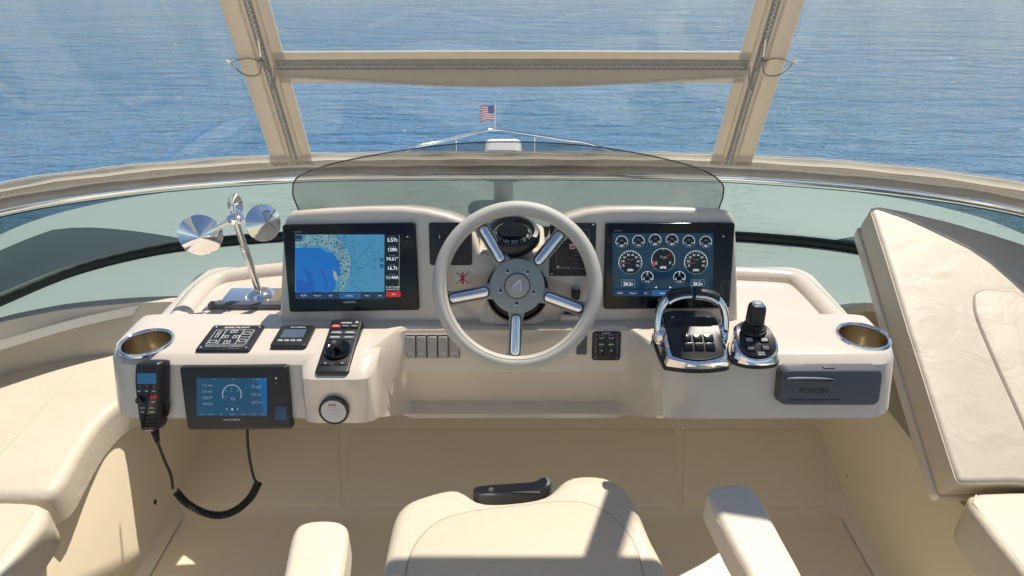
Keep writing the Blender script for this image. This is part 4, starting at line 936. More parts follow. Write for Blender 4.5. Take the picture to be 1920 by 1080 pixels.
for i in range(4): slab('key', rr(w*0.14, h*0.09, 0.0015, (-0.27+0.18*i)*w, -h*0.28), 0.009, 0.0118, 0.0008, 'switch_grey', t)
# keypad remote on its sloping plinth
pa = hitz(650, 612, SH); pb = row_on((shelf_front, SH), 700, (-0.92, -0.38))
REM = Frame((0, pa.y, SH+0.003), (1, 0, 0), (0, 1.0, 0.16))
t, Fd, w, h = shelf_dev('keypad_remote', 'long black keypad remote with round joystick dial and red button', 'remote', [(628, 606), (684, 606), (656, 707), (590, 707)], 0.016, bev=0.004, r=0.008, F=REM)
z = 0.0163
text('GARMIN', 0, h*0.415, z, 'print_white', t, width=w*0.34, bold=0.01); slab('power_key', circ(w*0.06, 16, w*0.33, h*0.42), 0.015, 0.0175, 0.0006, 'print_grey', t)
for i, m_ in enumerate(('red_button', 'black_plastic', 'black_plastic')):
    slab('key', rr(w*0.26, h*0.055, 0.002, (-0.29+0.29*i)*w, h*0.335), 0.0155, 0.019, 0.0012, m_, t); text(('SOS', 'MENU', 'INFO')[i], (-0.29+0.29*i)*w, h*0.335, 0.0193, 'print_white', t, width=w*0.16)
for j in range(2):
    for i in range(2):
        x, y = (-0.21+0.42*i)*w, h*(0.215-0.09*j); slab('key', rr(w*0.38, h*0.06, 0.002, x, y), 0.0155, 0.018, 0.001, 'grey_plastic', t); text((('HOME', 'MARK'), ('BACK', 'SELECT'))[j][i], x, y, 0.0183, 'print_white', t, width=w*0.25, bold=0.01)
lathe('dial', [(w*0.40, 0.0155), (w*0.41, 0.019), (w*0.37, 0.024), (w*0.30, 0.0235), (w*0.22, 0.019), (0.0001, 0.019)], 'black_gloss', t, 36, loc=(0, -h*0.12, 0))
lathe('joystick_knob', [(w*0.10, 0.018), (w*0.11, 0.028), (w*0.155, 0.032), (w*0.155, 0.037), (w*0.12, 0.040), (0.0001, 0.0385)], 'black_plastic', t, 28, loc=(0, -h*0.12, 0))
for sx in (-1, 1): slab('soft_key', rr(w*0.38, h*0.05, 0.002, sx*w*0.22, -h*0.35), 0.0155, 0.018, 0.001, 'black_plastic', t); slab('key_dot', circ(w*0.03, 10, sx*w*0.25, -h*0.35), 0.017, 0.0185, 0.0003, 'print_grey', t)
# plinth under the remote, part of the console
xa, xb = hitz(566, 690, 0.985).x, hitz(700, 690, 0.985).x
yt = shelf_front+0.02; zt = SH+0.001
q1 = row_on((yt, zt), 691, (-0.97, -0.12)); q2 = row_on(q1, 712, (-0.85, -0.55)); q3 = row_on(q2, 793, (-0.13, -1))
def plinth(xs, shrink):
    out = []
    for i, x in enumerate(xs):
        kk = shrink[i]; out.append([(x, y+kk, z-kk*0.3) for y, z in ((yt+0.04, zt-0.004), (yt, zt), q1, q2, q3)]+[(x, q3[0]+0.06, q3[1]), (x, yt+0.04, q3[1])])
    return out
xm = (xa+xb)/2
rings('remote_plinth', plinth([xa-0.004, xa+0.002, xa+0.012, xa+0.03, xb-0.03, xb-0.012, xb-0.002, xb+0.004], [0.03, 0.014, 0.005, 0, 0, 0.005, 0.014, 0.03]), 'gelcoat', con, smooth=35)
# round fob puck on the plinth
pf = Frame((0, q2[0], q2[1]), (1, 0, 0), (0, q2[0]-q3[0], q2[1]-q3[1]))
fd = pf.at(628, 766); t = thing('round_controller', 'round stereo controller with white face and dark rim below the keypad remote', 'controller', frame=fd)
kk = fd.mpp(628, 766)
lathe('rim', [(27*kk, 0.0), (28*kk, 0.004), (28*kk, 0.011), (26*kk, 0.0125), (23.5*kk, 0.012)], 'black_plastic', t, 40)
slab('face', circ(23.6*kk, 40), 0.0, 0.0118, 0.0008, 'puck_face', t)
slab('brand_strip', rr(15*kk, 4*kk, 0.5*kk, -1*kk, 14*kk), 0.0115, 0.0122, 0.0002, 'print_red', t); text('FUSION', -1*kk, 14*kk, 0.0124, 'print_white', t, width=12*kk)
for s_, x, y, w_ in (('ENGINE', -2, 8.5, 14), ('ALARM RESET', 1, 3.5, 26), ('POWER', -11, -11, 8), ('VOL', 0, -11, 7), ('MUTE', 11, -11, 8)): text(s_, x*kk, y*kk, 0.0121, 'print_grey', t, width=w_*kk)
box('print_bar', 22*kk, 0.5*kk, 0.0002, 'print_grey', t, (0, -3*kk, 0.0121))

# ------------------------------------------------------------------ recessed centre face: switches
RF = Frame((0, r1[0], r1[1]), (1, 0, 0), (0, math.sin(R(15)), math.cos(R(15))))
for i, xx in enumerate((770, 790.5, 811, 831, 852)):
    fd = RF.at(xx, 650); kk = fd.mpp(xx, 650)
    t = thing('rocker_switch', ('outermost grey rocker switch, nearest the keypad remote plinth', 'second grey rocker switch counted from the keypad remote plinth', 'middle grey rocker switch of the row of five', 'fourth grey rocker switch, one short of the wheel rim', 'grey rocker switch partly covered by the steering wheel rim')[i], 'switch', frame=fd, group='rocker switches in a row')
    hh = fd.uv(xx, 630)[1]-fd.uv(xx, 670)[1]
    slab('bezel', rr(20*kk, hh*1.06, 3*kk), -0.002, 0.0018, 0.0008, 'black_plastic', t)
    rs = []
    o_ = rr(18.2*kk, hh, 3*kk)
    rs.append([(x, y, 0.0) for x, y in o_])
    for q in range(4):
        oo = offset(o_, 0.0012*q*q/9); rs.append([(x, y, 0.003+0.0025*q/3+0.05*max(0, -y)*(1 if q else 0)) for x, y in oo])
    rings('rocker', rs, 'switch_grey', t, smooth=40)
    slab('lens', rr(9*kk, 1.4*kk, 0.5*kk, 0, -hh*0.27), 0.004, 0.0073, 0.0003, 'print_white', t)
fd = RF.at(811, 626.5); kk = fd.mpp(811, 626); t = thing('switch_trim', 'thin pale trim strip above the rocker switches', 'trim', frame=fd)
slab('strip', rr(103*kk, 2.6*kk, 1*kk), -0.001, 0.003, 0.001, 'gelcoat', t)
fd = RF.at(1082, 645); kk = fd.mpp(1082, 645); t = thing('ignition_panel', 'small grey flap panel half hidden by the wheel rim', 'panel', frame=fd)
slab('frame', rr(38*kk, 44*kk, 3*kk), -0.002, 0.002, 0.001, 'gelcoat', t); slab('flap', rr(19*kk, 40*kk, 2*kk, 8.5*kk, 0), 0.001, 0.004, 0.001, 'grey_plastic', t); slab('key_cover', rr(17*kk, 40*kk, 2*kk, -10*kk, 0), 0.001, 0.005, 0.001, 'sticker', t)
slab('latch', rr(14*kk, 5*kk, 1*kk, -10*kk, 18*kk), 0.004, 0.008, 0.001, 'stainless', t)
t, Fd, D, w, h = device('trim_tab_switch', 'square black trim tab switch panel marked down, bow and up', 'switch panel', RF, 1136.5, 648, 53, 53, 6, 0.006, 0.002, m='black_plastic')
kk = Fd.mpp(1136, 648)
for x in (1128, 1146):
    u_, v_ = D.uv(x, 649); slab('rocker', rr(12*kk, 40*kk, 5*kk, u_, v_), 0.005, 0.0085, 0.0015, 'black_gloss', t)
D2 = Draw(t, Frame(Fd.o+Fd.n*0.0086, Fd.ex, Fd.ey), 0.0089)
for x in (1128, 1146):
    D2.text('DOWN', x, 634, 9.5, 'print_white', 0.02); D2.text('BOW', x, 646, 9.5, 'print_white', 0.03); D2.text('UP', x, 657.5, 5, 'print_white', 0.02); D2.arc(x, 632.5, 4.5, 0, 180, 0.7, 'print_grey', 12)
D.text('Lenco', 1137, 624.5, 16, 'print_white')
for x in (1116.5, 1157): D.rect(x-0.9, 631, x+0.9, 633, 'print_red'); D.rect(x-1, 670, x, 672, 'print_white')
for x in (1116.5, 1157):
    for i in range(8): D.rect(x-0.9, 636+3.6*i, x+0.9, 637.4+3.6*i, 'print_grey')
D.text('PORT', 1117, 627, 7, 'print_grey'); D.text('STBD', 1156, 627, 7, 'print_grey')

# ------------------------------------------------------------------ throttle
def on_shelf(px, py): return SHF.hit(px, py)
tb = on_shelf(1298, 668); tz = SH
t = thing('throttle_control', 'twin lever chrome throttle control with black keypad hood', 'throttle', loc=(tb.x, tb.y, tz))
kk = SHF.mpp(1298, 668)
# chrome skirt
base = c2([(-0.064, -0.030), (-0.052, -0.044), (0.0, -0.052), (0.052, -0.044), (0.062, -0.028), (0.064, 0.05), (0.056, 0.085), (0, 0.092), (-0.056, 0.085), (-0.066, 0.05)], 4)
rs = [[(x*1.04, y*1.03, -0.004) for x, y in base], [(x*1.04, y*1.03, 0.004) for x, y in base]]
rings('foot', rs, 'black_plastic', t)
def hood_z(y): return 0.020+0.040*math.sin(min(1, max(0, (y+0.052)/0.105))*math.pi/2)
rs = [[(x, y, 0.003) for x, y in base], [(x*0.99, y*0.99, 0.012) for x, y in base], [(x*0.93, y*0.97, max(0.016, hood_z(y)*0.80)) for x, y in base], [(x*0.84, y*0.90, hood_z(y)*0.93) for x, y in base]]
rings('chrome_skirt', rs, 'chrome', t, smooth=35)
ho = [(x*0.83, y*0.89) for x, y in base]
rs = [[(x, y, hood_z(y)*0.90) for x, y in ho], [(x, y, hood_z(y)*0.97) for x, y in ho], [(x*0.95, y*0.95, hood_z(y)*1.02) for x, y in ho]]
for q in (0.75, 0.5, 0.25): rs.append([(x*q, y*q, hood_z(y*q)*1.03) for x, y in ho])
rings('keypad_hood', rs, 'black_plastic', t, smooth=30)
hn = Vector((0, -0.66, 0.75)).normalized()
for j in range(2):
    for i in range(3):
        y = -0.006-0.0175*j; x = (i-1)*0.0215+0.003; zq = hood_z(y)*1.03
        slope = (hood_z(y+0.001)-hood_z(y-0.001))/0.002
        fk = Frame((tb.x+x, tb.y+y, tz+zq), (1, 0, 0), (0, 1, slope))
        kb = slab('key', rr(0.0185, 0.0165, 0.002), -0.004, 0.0022, 0.0008, 'black_gloss', t); kb.matrix_local = Matrix.Translation((-tb.x, -tb.y, -tz)) @ fk.mat()
        kt = slab('key_face', rr(0.0145, 0.0085, 0.001, 0, -0.002), 0.001, 0.0026, 0.0003, 'grey_plastic', t); kt.matrix_local = kb.matrix_local.copy()
        if j == 0:
            gl_ = slab('indicator', rr(0.0035, 0.0018, 0.0006, (-0.003, 0, 0.004)[i], 0.0055), 0.001, 0.0028, 0.0002, 'scr_green' if i else 'print_grey', t); gl_.matrix_local = kb.matrix_local.copy()
        tx = text((('N', 'SYNC', '1 LEV'), ('DOCK', 'CRUISE', 'SET'))[j][i], 0, -0.002, 0.0029, 'print_grey', t, width=0.010); tx.matrix_local = kb.matrix_local @ tx.matrix_local
for sx in (-1, 1):
    y = 0.050; bx = box('gear_mark', 0.006, 0.003, 0.001, 'print_white', t, (sx*0.036, y, hood_z(y)*1.03+0.0006))
tx = text('VOLVO PENTA', 0.0, 0, 0.0, 'print_grey', t, width=0.04); tx.matrix_local = Matrix.Translation((0.004, -0.0525, 0.013)) @ Matrix.Rotation(R(72), 4, 'X')
# levers: pivots at the sides, arms arching up and inward
for s in (-1, 1):
    lathe_o = lathe('pivot_cap', [(0.0001, 0.012), (0.015, 0.011), (0.019, 0.006), (0.020, -0.006)], 'chrome', t, 28); lathe_o.matrix_local = Matrix.Translation((s*0.060, 0.030, 0.032)) @ Matrix.Rotation(s*R(90), 4, 'Y')
    ctr = [(s*0.066, 0.026, 0.020), (s*0.068, 0.034, 0.045), (s*0.067, 0.043, 0.070), (s*0.060, 0.050, 0.090), (s*0.045, 0.055, 0.106), (s*0.025, 0.058, 0.113), (s*0.004, 0.059, 0.115)]
    pth = catmull(ctr, 5); n_ = len(pth)
    cut = int(n_*0.62)
    rad = [(0.0065, 0.0125) for i in range(n_)]
    def arm(name, p, m, r1_, r2_):
        rs = []
        for i, c in enumerate(p):
            a = p[max(i-1, 0)]; b = p[min(i+1, len(p)-1)]; d = (b-a).normalized(); up = Vector((0, 1, 0)); sd = d.cross(up).normalized()
            rs.append([c+sd*r1_*math.cos(q)+up*r2_*math.sin(q)*(1 if abs(math.sin(q)) < 0.9 else 0.92) for q in [2*math.pi*e/12+0.26 for e in range(12)]])
        rings(name, rs, m, t, smooth=50)
    arm('lever_arm', pth[:cut+1], 'chrome', 0.0078, 0.0135); arm('lever_grip', pth[cut:], 'black_plastic', 0.0098, 0.0155)
    arm('grip_trim', [p+Vector((0, -0.004, -0.0045)) for p in pth[cut:]], 'chrome', 0.0074, 0.0130)

# ------------------------------------------------------------------ joystick
jb = on_shelf(1411, 668); t = thing('docking_joystick', 'black docking joystick on a chrome edged teardrop base', 'joystick', loc=(jb.x, jb.y, SH))
jo = c2([(-0.046, -0.016), (-0.030, -0.033), (0.0, -0.038), (0.030, -0.033), (0.046, -0.016), (0.044, 0.02), (0.030, 0.05), (0.0, 0.064), (-0.030, 0.05), (-0.044, 0.02)], 4)
def jz(y): return 0.016+0.036*math.sin(min(1, max(0, (y+0.038)/0.075))*math.pi/2)
rings('foot', [[(x*1.03, y*1.03, -0.004) for x, y in jo], [(x*1.03, y*1.03, 0.003) for x, y in jo]], 'black_plastic', t)
rs = [[(x, y, 0.002) for x, y in jo], [(x*0.98, y*0.98, 0.010) for x, y in jo], [(x*0.90, y*0.93, jz(y)*0.86) for x, y in jo], [(x*0.82, y*0.86, jz(y)*0.94) for x, y in jo]]
rings('chrome_skirt', rs, 'chrome', t, smooth=35)
ho = [(x*0.81, y*0.85) for x, y in jo]; rs = [[(x, y, jz(y)*0.9) for x, y in ho], [(x*0.97, y*0.97, jz(y)) for x, y in ho]]
for q in (0.75, 0.5, 0.25): rs.append([(x*q, y*q, jz(y*q)*1.02) for x, y in ho])
rings('keypad_hood', rs, 'grey_plastic' if False else 'black_plastic', t, smooth=30)
for j in range(2):
    for i in range(2):
        x = (i-0.5)*0.030; y = -0.003-0.015*j; slope = (jz(y+0.001)-jz(y-0.001))/0.002
        fk = Frame((x, y, jz(y)*1.015), (1, 0, 0), (0, 1, slope)); kb = slab('key', rr(0.017, 0.012, 0.002), -0.004, 0.0018, 0.0006, 'black_gloss', t); kb.matrix_local = fk.mat()
        kt = slab('key_face', rr(0.013, 0.008, 0.001), 0.001, 0.0022, 0.0003, 'grey_plastic' if j else 'print_grey', t); kt.matrix_local = fk.mat()
for s_, y in (('VOLVO', -0.0265), ('PENTA', -0.0300)):
    tx = text(s_, 0, 0, 0, 'print_white', t, width=0.014, bold=0.01); sl_ = (jz(y+0.001)-jz(y-0.001))/0.002; tx.matrix_local = Frame((0.004, y, jz(y)*1.0+0.0022), (1, 0, 0), (0, 1, sl_)).mat()
lathe('boot', [(0.026, 0.048), (0.0255, 0.053), (0.021, 0.055), (0.0225, 0.059), (0.0185, 0.061), (0.019, 0.065), (0.0145, 0.067)], 'rubber', t, 28, loc=(0, 0.022, 0))
rs = []
for zz, r_ in ((0.060, 0.0125), (0.065, 0.0152), (0.070, 0.0165), (0.098, 0.0158), (0.104, 0.0143), (0.1068, 0.0118)): rs.append([(x, 0.022+y*1.0+(zz-0.064)*0.05, zz) for x, y in rr(r_*2, r_*2, r_*0.62)])
rings('stick', rs, 'black_plastic', t, smooth=45)
lathe('cap_ring', [(0.0118, 0.1060), (0.0112, 0.1085), (0.0095, 0.1088), (0.0090, 0.1077), (0.0001, 0.1075)], 'chrome', t, 28, loc=(0, 0.025, 0)); slab('cap_button', circ(0.0072, 20, 0, 0.025), 0.1070, 0.1090, 0.0006, 'print_grey', t)

# ------------------------------------------------------------------ stereo with closed splash cover
z7 = lambda x, y: (1440+x/4.5, 560+y/4.5)
fd = FRONT.at(1555, 722); t = thing('stereo_cover', 'dark grey closed splash cover of a stereo on the console front', 'stereo', frame=fd)
o_ = [fd.uv(*z7(x, y), 0.02) for x, y in ((130, 600), (250, 590), (850, 590), (935, 620), (925, 880), (250, 890), (150, 875), (108, 850), (112, 640))]
xs_ = [p[0] for p in o_]; ys_ = [p[1] for p in o_]; os = rr(max(xs_)-min(xs_), max(ys_)-min(ys_), 0.014, (max(xs_)+min(xs_))/2, (max(ys_)+min(ys_))/2, 6)
rs = [[(x, y, -0.004) for x, y in offset(os, -0.003)], [(x, y, 0.010) for x, y in offset(os, -0.002)], [(x, y, 0.024) for x, y in os], [(x, y, 0.027) for x, y in offset(os, 0.003)], [(x, y, 0.0275) for x, y in offset(os, 0.007)]]
rings('cover', rs, 'grey_plastic', t, smooth=35)
p0 = fd.uv(*z7(175, 660), 0.027); p1 = fd.uv(*z7(560, 700), 0.027)
lip = [(p0[0], p0[1]), ((p0[0]*0.3+p1[0]*0.7), p0[1]), (p1[0], (p0[1]+p1[1])/2), ((p0[0]*0.3+p1[0]*0.7), p1[1]), (p0[0]+0.004, p1[1])]
slab('finger_lip', c2(lip, 3), 0.024, 0.034, 0.004, 'grey_plastic', t)
p0 = fd.uv(*z7(385, 778), 0.0276); text('FUSION', p0[0], p0[1], 0.0281, 'black_plastic', t, width=52*fd.mpp(1525, 733), bold=0.02)
p0 = fd.uv(*z7(180, 853), 0.027); p1 = fd.uv(*z7(600, 853), 0.027); box('crease', p1[0]-p0[0], 0.0016, 0.002, 'black_plastic', t, ((p0[0]+p1[0])/2, p0[1], 0.0275))
p0 = fd.uv(*z7(480, 590), 0.02); box('hinge_tab', 0.022, 0.004, 0.012, 'grey_plastic', t, (p0[0]+0.008, p0[1]+0.001, 0.017), 0.001)

# ------------------------------------------------------------------ chrome cone stand (bird scarer)
bp = hitz(488, 556, 0.968); t = thing('bird_scarer', 'chrome bird scarer with conical mirror discs on a leaning pole', 'bird scarer', loc=bp)
tp = hity(441, 410, bp.y+0.0)-bp
lathe('foot_dome', [(0.036, 0.0), (0.034, 0.006), (0.026, 0.014), (0.014, 0.019), (0.0001, 0.021)], 'chrome', t, 28)
mm = slab('foot_plate', rr(0.15, 0.075, 0.006, -0.01, 0.0), -0.003, 0.004, 0.0015, 'chrome', t)
slab('pad', rr(0.19, 0.02, 0.004, -0.01, -0.048), -0.004, 0.010, 0.003, 'grey_plastic', t)
tube('pole', [Vector((0, 0, 0.01)), tp*0.62], 0.0085, 'stainless', t, 16); tube('pole_upper', [tp*0.60, tp], 0.0074, 'stainless', t, 16)
tube('pole_collar', [tp*0.60, tp*0.66], 0.0098, 'chrome', t, 16); tube('thumb_screw', [tp*0.63, tp*0.63+Vector((0.002, -0.014, 0))], 0.0035, 'chrome', t, 10)
lathe('hub', [(0.0001, 0.012), (0.014, 0.010), (0.020, 0.004), (0.020, -0.003), (0.013, -0.010), (0.0001, -0.011)], 'chrome', t, 24, loc=tp)
def cone(name, px, py, rad, axis, dep):
    c = hity(px, py, bp.y+tp.y+dep)-bp; q = Vector(axis).normalized().to_track_quat('Z', 'Y').to_matrix().to_4x4()
    o = lathe(name, [(0.0001, rad*0.36), (rad*0.96, 0.001), (rad, 0.0), (rad*0.99, -0.001), (0.0001, rad*0.33)], 'chrome', t, 40, smooth=25); o.matrix_local = Matrix.Translation(c) @ q
    tube('arm', [tp+Vector((0, 0, 0.0)), c+Vector(axis).normalized()*rad*0.1], (0.003, 0.006), 'chrome', t, 8)
cone('mirror_cone', 376, 441, 0.048, (0.28, -0.9, 0.12), -0.02)
cone('mirror_cone', 494, 418, 0.043, (0.75, -0.65, 0.25), -0.005)
cone('mirror_cone', 441, 385, 0.028, (-0.95, 0.22, -0.12), 0.05)

# ================================================================== LEFT BENCH
zc = 0.535
b1 = thing('bench_cushion', 'cream leather bench seat cushion beside the console end', 'cushion', loc=(-1.4, 1.5, 0.43))
def pad(name, pts, z0, z1, bev, m, parent, dome=0.0): return slab(name, even([(x-parent.location.x, y-parent.location.y) for x, y in pts], 90, 1), z0-parent.location.z, z1-parent.location.z, bev, m, parent, steps=5, smooth=60, dome=dome)
pad('cushion', c2([(-0.95, 1.80), (-0.98, 1.66), (-1.13, 1.60), (-1.165, 1.50), (-1.155, 1.38), (-1.13, 1.245), (-1.145, 1.205), (-1.24, 1.20), (-1.5, 1.20), (-1.70, 1.205), (-1.715, 1.25), (-1.68, 1.50), (-1.60, 1.72), (-1.40, 1.84), (-1.15, 1.88), (-0.98, 1.87)], 4), 0.432, zc, 0.028, 'leather', b1)
seam = [hitz(x, y, zc+0.001) for x, y in ((135, 703), (100, 742), (60, 785), (0, 850), (-60, 912))]
tube('seam_piping', [p-b1.location for p in catmull(seam, 4)], 0.0035, 'leather', b1, 8)
b2 = thing('bench_cushion', 'cream leather bench seat cushion with stitched edge beside the helm chair arm', 'cushion', loc=(-1.4, 0.8, 0.43))
pad('cushion', c2([(-1.105, 1.15), (-1.095, 1.0), (-1.09, 0.6), (-1.09, 0.2), (-1.12, 0.1), (-1.4, 0.08), (-1.68, 0.1), (-1.70, 0.3), (-1.70, 0.9), (-1.69, 1.16), (-1.66, 1.193), (-1.4, 1.195), (-1.16, 1.193)], 4), 0.432, zc-0.002, 0.030, 'leather', b2)
def stitches(name, path, parent, pitch=0.009, ln=0.005, m='thread'):
    P_ = [Vector(p) for p in path]; v = []; f = []; acc = 0.0; nxt = 0.0
    for a, b in zip(P_, P_[1:]):
        L = (b-a).length
        while nxt <= acc+L and L > 0:
            c = a.lerp(b, (nxt-acc)/L); d = (b-a)/L; up = Vector((0, 0, 1)); s_ = d.cross(up).normalized(); b0 = len(v)
            for q, hh in ((-1, 0), (1, 0)):
                v += [c+d*q*ln/2+s_*0.0009, c+d*q*ln/2-s_*0.0009, c+d*q*ln/2*0.7+up*0.0012]
            f += [(b0, b0+1, b0+4, b0+3), (b0, b0+3, b0+5, b0+2), (b0+1, b0+2, b0+5, b0+4), (b0, b0+2, b0+1), (b0+3, b0+4, b0+5)]
            nxt += pitch
        acc += L
    o = mesh(name, v, f, m, parent); o['kind'] = 'stuff'; return o
stitches('stitching', [Vector(p)-b2.location for p in ((-1.14, 1.15, zc-0.0015), (-1.132, 0.9, zc-0.0015), (-1.13, 0.3, zc-0.0015))], b2)
# bench back roll along the dash
bk = thing('bench_bolster', 'low cream leather back bolster of the bench under the windscreen foot', 'bolster', loc=(-1.4, 1.85, 0.5))
Bx = [(-1.80, 1.15), (-1.76, 1.45), (-1.67, 1.70), (-1.50, 1.82), (-1.36, 1.865), (-1.20, 1.89), (-0.98, 1.90), (-0.88, 1.90)]
lo = catmull([(x+0.03, y-0.04, 0.50) for x, y in Bx], 5); hi = catmull([(x+0.01, y+0.015, 0.675) for x, y in Bx], 5)
rs = []
for a, b in zip(lo, hi):
    o = Vector((-0.35, 0.94, 0)) if a.x > -1.55 else Vector((-0.9, 0.42, 0))
    rs.append([p-bk.location for p in (a, a.lerp(b, 0.15)-o*0.012, a.lerp(b, 0.5)-o*0.016, a.lerp(b, 0.85)-o*0.006, b+Vector((0, 0, 0.008)), b+o*0.02+Vector((0, 0, 0.012)), b+o*0.05+Vector((0, 0, 0.004)), b+o*0.06-Vector((0, 0, 0.03)), a+o*0.08)])
rings('backrest_pad', rs, 'leather', bk, smooth=50)

# ================================================================== RIGHT CHAISE
ch_top = hitz(1635, 385, 0.985); ch_bot = hitz(1800, 906, 0.575)
cxd = Vector((1, -0.06, 0)).normalized(); cyd = (ch_top-ch_bot); cyd = (cyd-cxd*cyd.dot(cxd)).normalized()
CH = Frame(ch_bot, cxd, cyd)
t = thing('lounge_cushion', 'large cream leather lounge cushion propped up, with a rounded inner panel', 'cushion', frame=CH)
o_ = [CH.uv(*p) for p in ((1802, 905), (1830, 905), (1900, 903))]+[(0.50, 0.0), (0.53, 0.03), (0.53, 0.60)]+[CH.uv(*p) for p in ((1920, 456), (1860, 437), (1780, 414), (1700, 395), (1650, 386), (1636, 388), (1636, 400), (1668, 500), (1705, 620), (1745, 745), (1782, 860), (1794, 896))]
rs = [[(x, y, -0.105) for x, y in offset(o_, 0.006)], [(x, y, -0.09) for x, y in o_]]
for q in range(5): a = q/4*math.pi/2; rs.append([(x, y, -0.014+0.014*math.sin(a)) for x, y in offset(o_, 0.014*(1-math.cos(a)))])
rings('cushion', rs, 'leather', t, smooth=50)
tube('piping', [(x, y, -0.010) for x, y in offset(o_, 0.001)], 0.003, 'leather', t, 6, closed=True)
ip = [CH.uv(*p) for p in ((1832, 600), (1826, 562), (1832, 550), (1850, 545), (1880, 548), (1920, 560))]+[(0.46, 0.36), (0.46, 0.08)]+[CH.uv(*p) for p in ((1950, 870), (1920, 800), (1870, 690))]
ip2 = c2(ip, 4)
slab('inner_panel', ip2, -0.003, 0.006, 0.006, 'leather', t, steps=4); tube('panel_seam', [(x, y, 0.0012) for x, y in offset(ip2, -0.001)], 0.0016, 'leather_seam', t, 6, closed=True)
bo = [(x, y) for x, y in offset(o_, -0.004)]
slab('back_board', bo, -0.135, -0.103, 0.005, 'gelcoat', t)
hb = thing('chaise_cushion', 'sunlit cream leather chaise seat cushion below the propped backrest', 'cushion', loc=(1.4, 0.7, 0.43))
pad('cushion', c2([(1.085, 1.16), (1.082, 0.9), (1.08, 0.4), (1.09, 0.1), (1.4, 0.08), (1.68, 0.1), (1.70, 0.5), (1.70, 1.0), (1.68, 1.18), (1.4, 1.198), (1.14, 1.195)], 4), 0.432, 0.556, 0.018, 'leather', hb)
tube('piping', [Vector(p)-hb.location for p in ((1.12, 1.184, 0.553), (1.098, 1.16, 0.553), (1.094, 0.9, 0.553), (1.09, 0.3, 0.553))], 0.0035, 'leather', hb, 8)

# ================================================================== HELM CHAIR
hc = thing('helm_chair', 'cream leather helm chair with armrests and stitched seat facing the wheel', 'chair', loc=(0.04, 0.80, 0))
def hcp(pts, z): return [(p.x-hc.location.x, p.y-hc.location.y) for p in [hitz(x, y, z) for x, y in pts]]
SZ = 0.74
so_ = hcp([(713, 1080), (722, 1030), (732, 985), (742, 955), (762, 935), (800, 921), (840, 911), (862, 911), (880, 922), (895, 934), (920, 937), (960, 935), (1005, 929), (1030, 920), (1045, 904), (1062, 890), (1090, 885), (1125, 886), (1155, 895), (1180, 915), (1197, 945), (1222, 1005), (1258, 1080)], SZ)
so_ = [(-0.27, -0.28)]+[so_[0]]+so_[1:-1]+[so_[-1]]+[(0.26, -0.28)]
so2 = even(c2(so_, 4), 120, 1)
slab('seat', so2, SZ-0.13, SZ, 0.026, 'leather', hc, steps=6, smooth=60)
pi_ = hcp([(762, 1080), (768, 1045), (785, 1012), (812, 985), (850, 967), (905, 957), (970, 950), (1030, 943), (1075, 941), (1110, 948), (1142, 964), (1168, 988), (1187, 1015), (1200, 1050), (1204, 1080)], SZ)
pi_ = [(-0.21, -0.24)]+pi_+[(0.19, -0.24)]; pi2 = even(c2(pi_, 4), 90, 1)
slab('seat_panel', pi2, SZ-0.004, SZ+0.0035, 0.003, 'leather_panel', hc, steps=3); tube('seat_seam', [(x, y, SZ+0.0008) for x, y in offset(pi2, -0.0008)], 0.0014, 'leather_seam', hc, 6, closed=True)
st = offset(so2, 0.030); stitches('seat_stitching', [(x, y, SZ-0.0005) for x, y in st], hc)
st = offset(so2, 0.006); stitches('side_stitching', [(x, y, SZ-0.018) for x, y in st], hc)
lv = hcp([(886, 924), (894, 916), (930, 912), (1000, 907), (1012, 900), (1028, 898), (1035, 905), (1030, 915), (1006, 922), (950, 930), (905, 935)], SZ-0.02)
slab('release_lever', even(c2(lv, 3), 60, 1), SZ-0.05, SZ-0.012, 0.005, 'grey_plastic', hc, steps=4)
lx = hcp([(921, 919)], SZ-0.012)[0]; lathe('lever_screw', [(0.006, 0.0), (0.0055, 0.002), (0.0001, 0.0025)], 'stainless', hc, 16, loc=(lx[0], lx[1], SZ-0.012))
lx = hcp([(958, 922), (1012, 915)], SZ-0.012); box('lever_slot', 0.062, 0.007, 0.004, 'rubber', hc, ((lx[0][0]+lx[1][0])/2, lx[0][1]-0.003, SZ-0.011), 0.001)
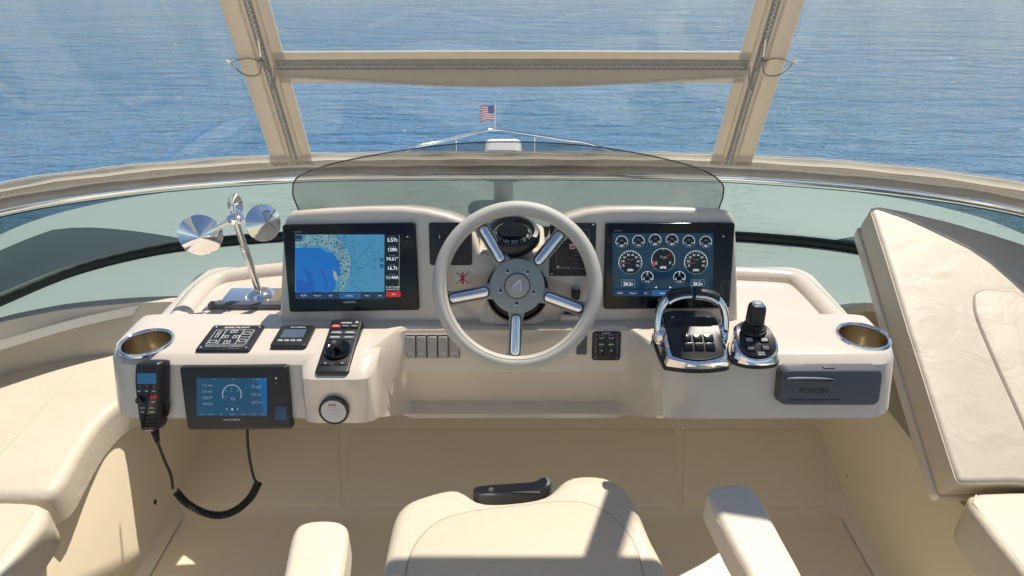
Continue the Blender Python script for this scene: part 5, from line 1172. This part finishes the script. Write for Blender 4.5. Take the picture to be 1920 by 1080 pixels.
slab('seat_base', rr(0.44, 0.40, 0.05, 0, -0.02), SZ-0.17, SZ-0.12, 0.006, 'black_plastic', hc)
lathe('pedestal', [(0.19, 0.0), (0.19, 0.014), (0.07, 0.03), (0.055, 0.06), (0.055, 0.55), (0.09, 0.56), (0.09, 0.58)], 'stainless', hc, 32, loc=(0, -0.05, 0))
AZ = 0.91
for nm, pts, ext in (('armrest', [(530, 1080), (540, 1030), (550, 990), (562, 977), (600, 971), (638, 974), (652, 985), (651, 1020), (641, 1080)], [(-0.29, -0.24), (-0.37, -0.24)]),
                     ('armrest', [(1405, 1080), (1372, 1020), (1335, 945), (1323, 922), (1332, 909), (1390, 903), (1412, 910), (1430, 935), (1470, 1010), (1508, 1080)], [(0.385, -0.24), (0.30, -0.24)])):
    q = hcp(pts, AZ)+ext
    slab(nm, even(c2(q, 4), 72, 3), AZ-0.055, AZ, 0.013, 'leather', hc, steps=5, smooth=60)
    q2_ = even(c2(q, 4), 72, 3); tube('arm_piping', [(x, y, AZ-0.010) for x, y in offset(q2_, 0.002)], 0.0022, 'leather', hc, 6, closed=True)
    stitches('arm_stitching', [(x, y, AZ-0.001) for x, y in offset(q2_, 0.020)], hc, pitch=0.008)
    cx_a = sum(p[0] for p in q)/len(q)
    slab('arm_support', rr(0.05, 0.20, 0.02, cx_a, -0.17), AZ-0.075, AZ-0.05, 0.004, 'black_plastic', hc)
    tube('arm_bracket', [(cx_a, -0.20, AZ-0.07), (cx_a*0.9, -0.24, SZ+0.02), (cx_a*0.7, -0.24, SZ-0.13)], 0.014, 'stainless', hc, 12)
bo = rr(0.56, 0.09, 0.04, 0, -0.36); rs = []
for zz, yy, k in ((SZ-0.10, 0.02, 0.85), (SZ-0.06, 0.01, 1.0), (SZ+0.15, -0.02, 1.02), (SZ+0.36, -0.06, 0.97), (SZ+0.42, -0.07, 0.8)): rs.append([(x*k, -0.36+(y+0.36)*k+yy, zz) for x, y in bo])
rings('backrest', rs, 'leather', hc, smooth=50)
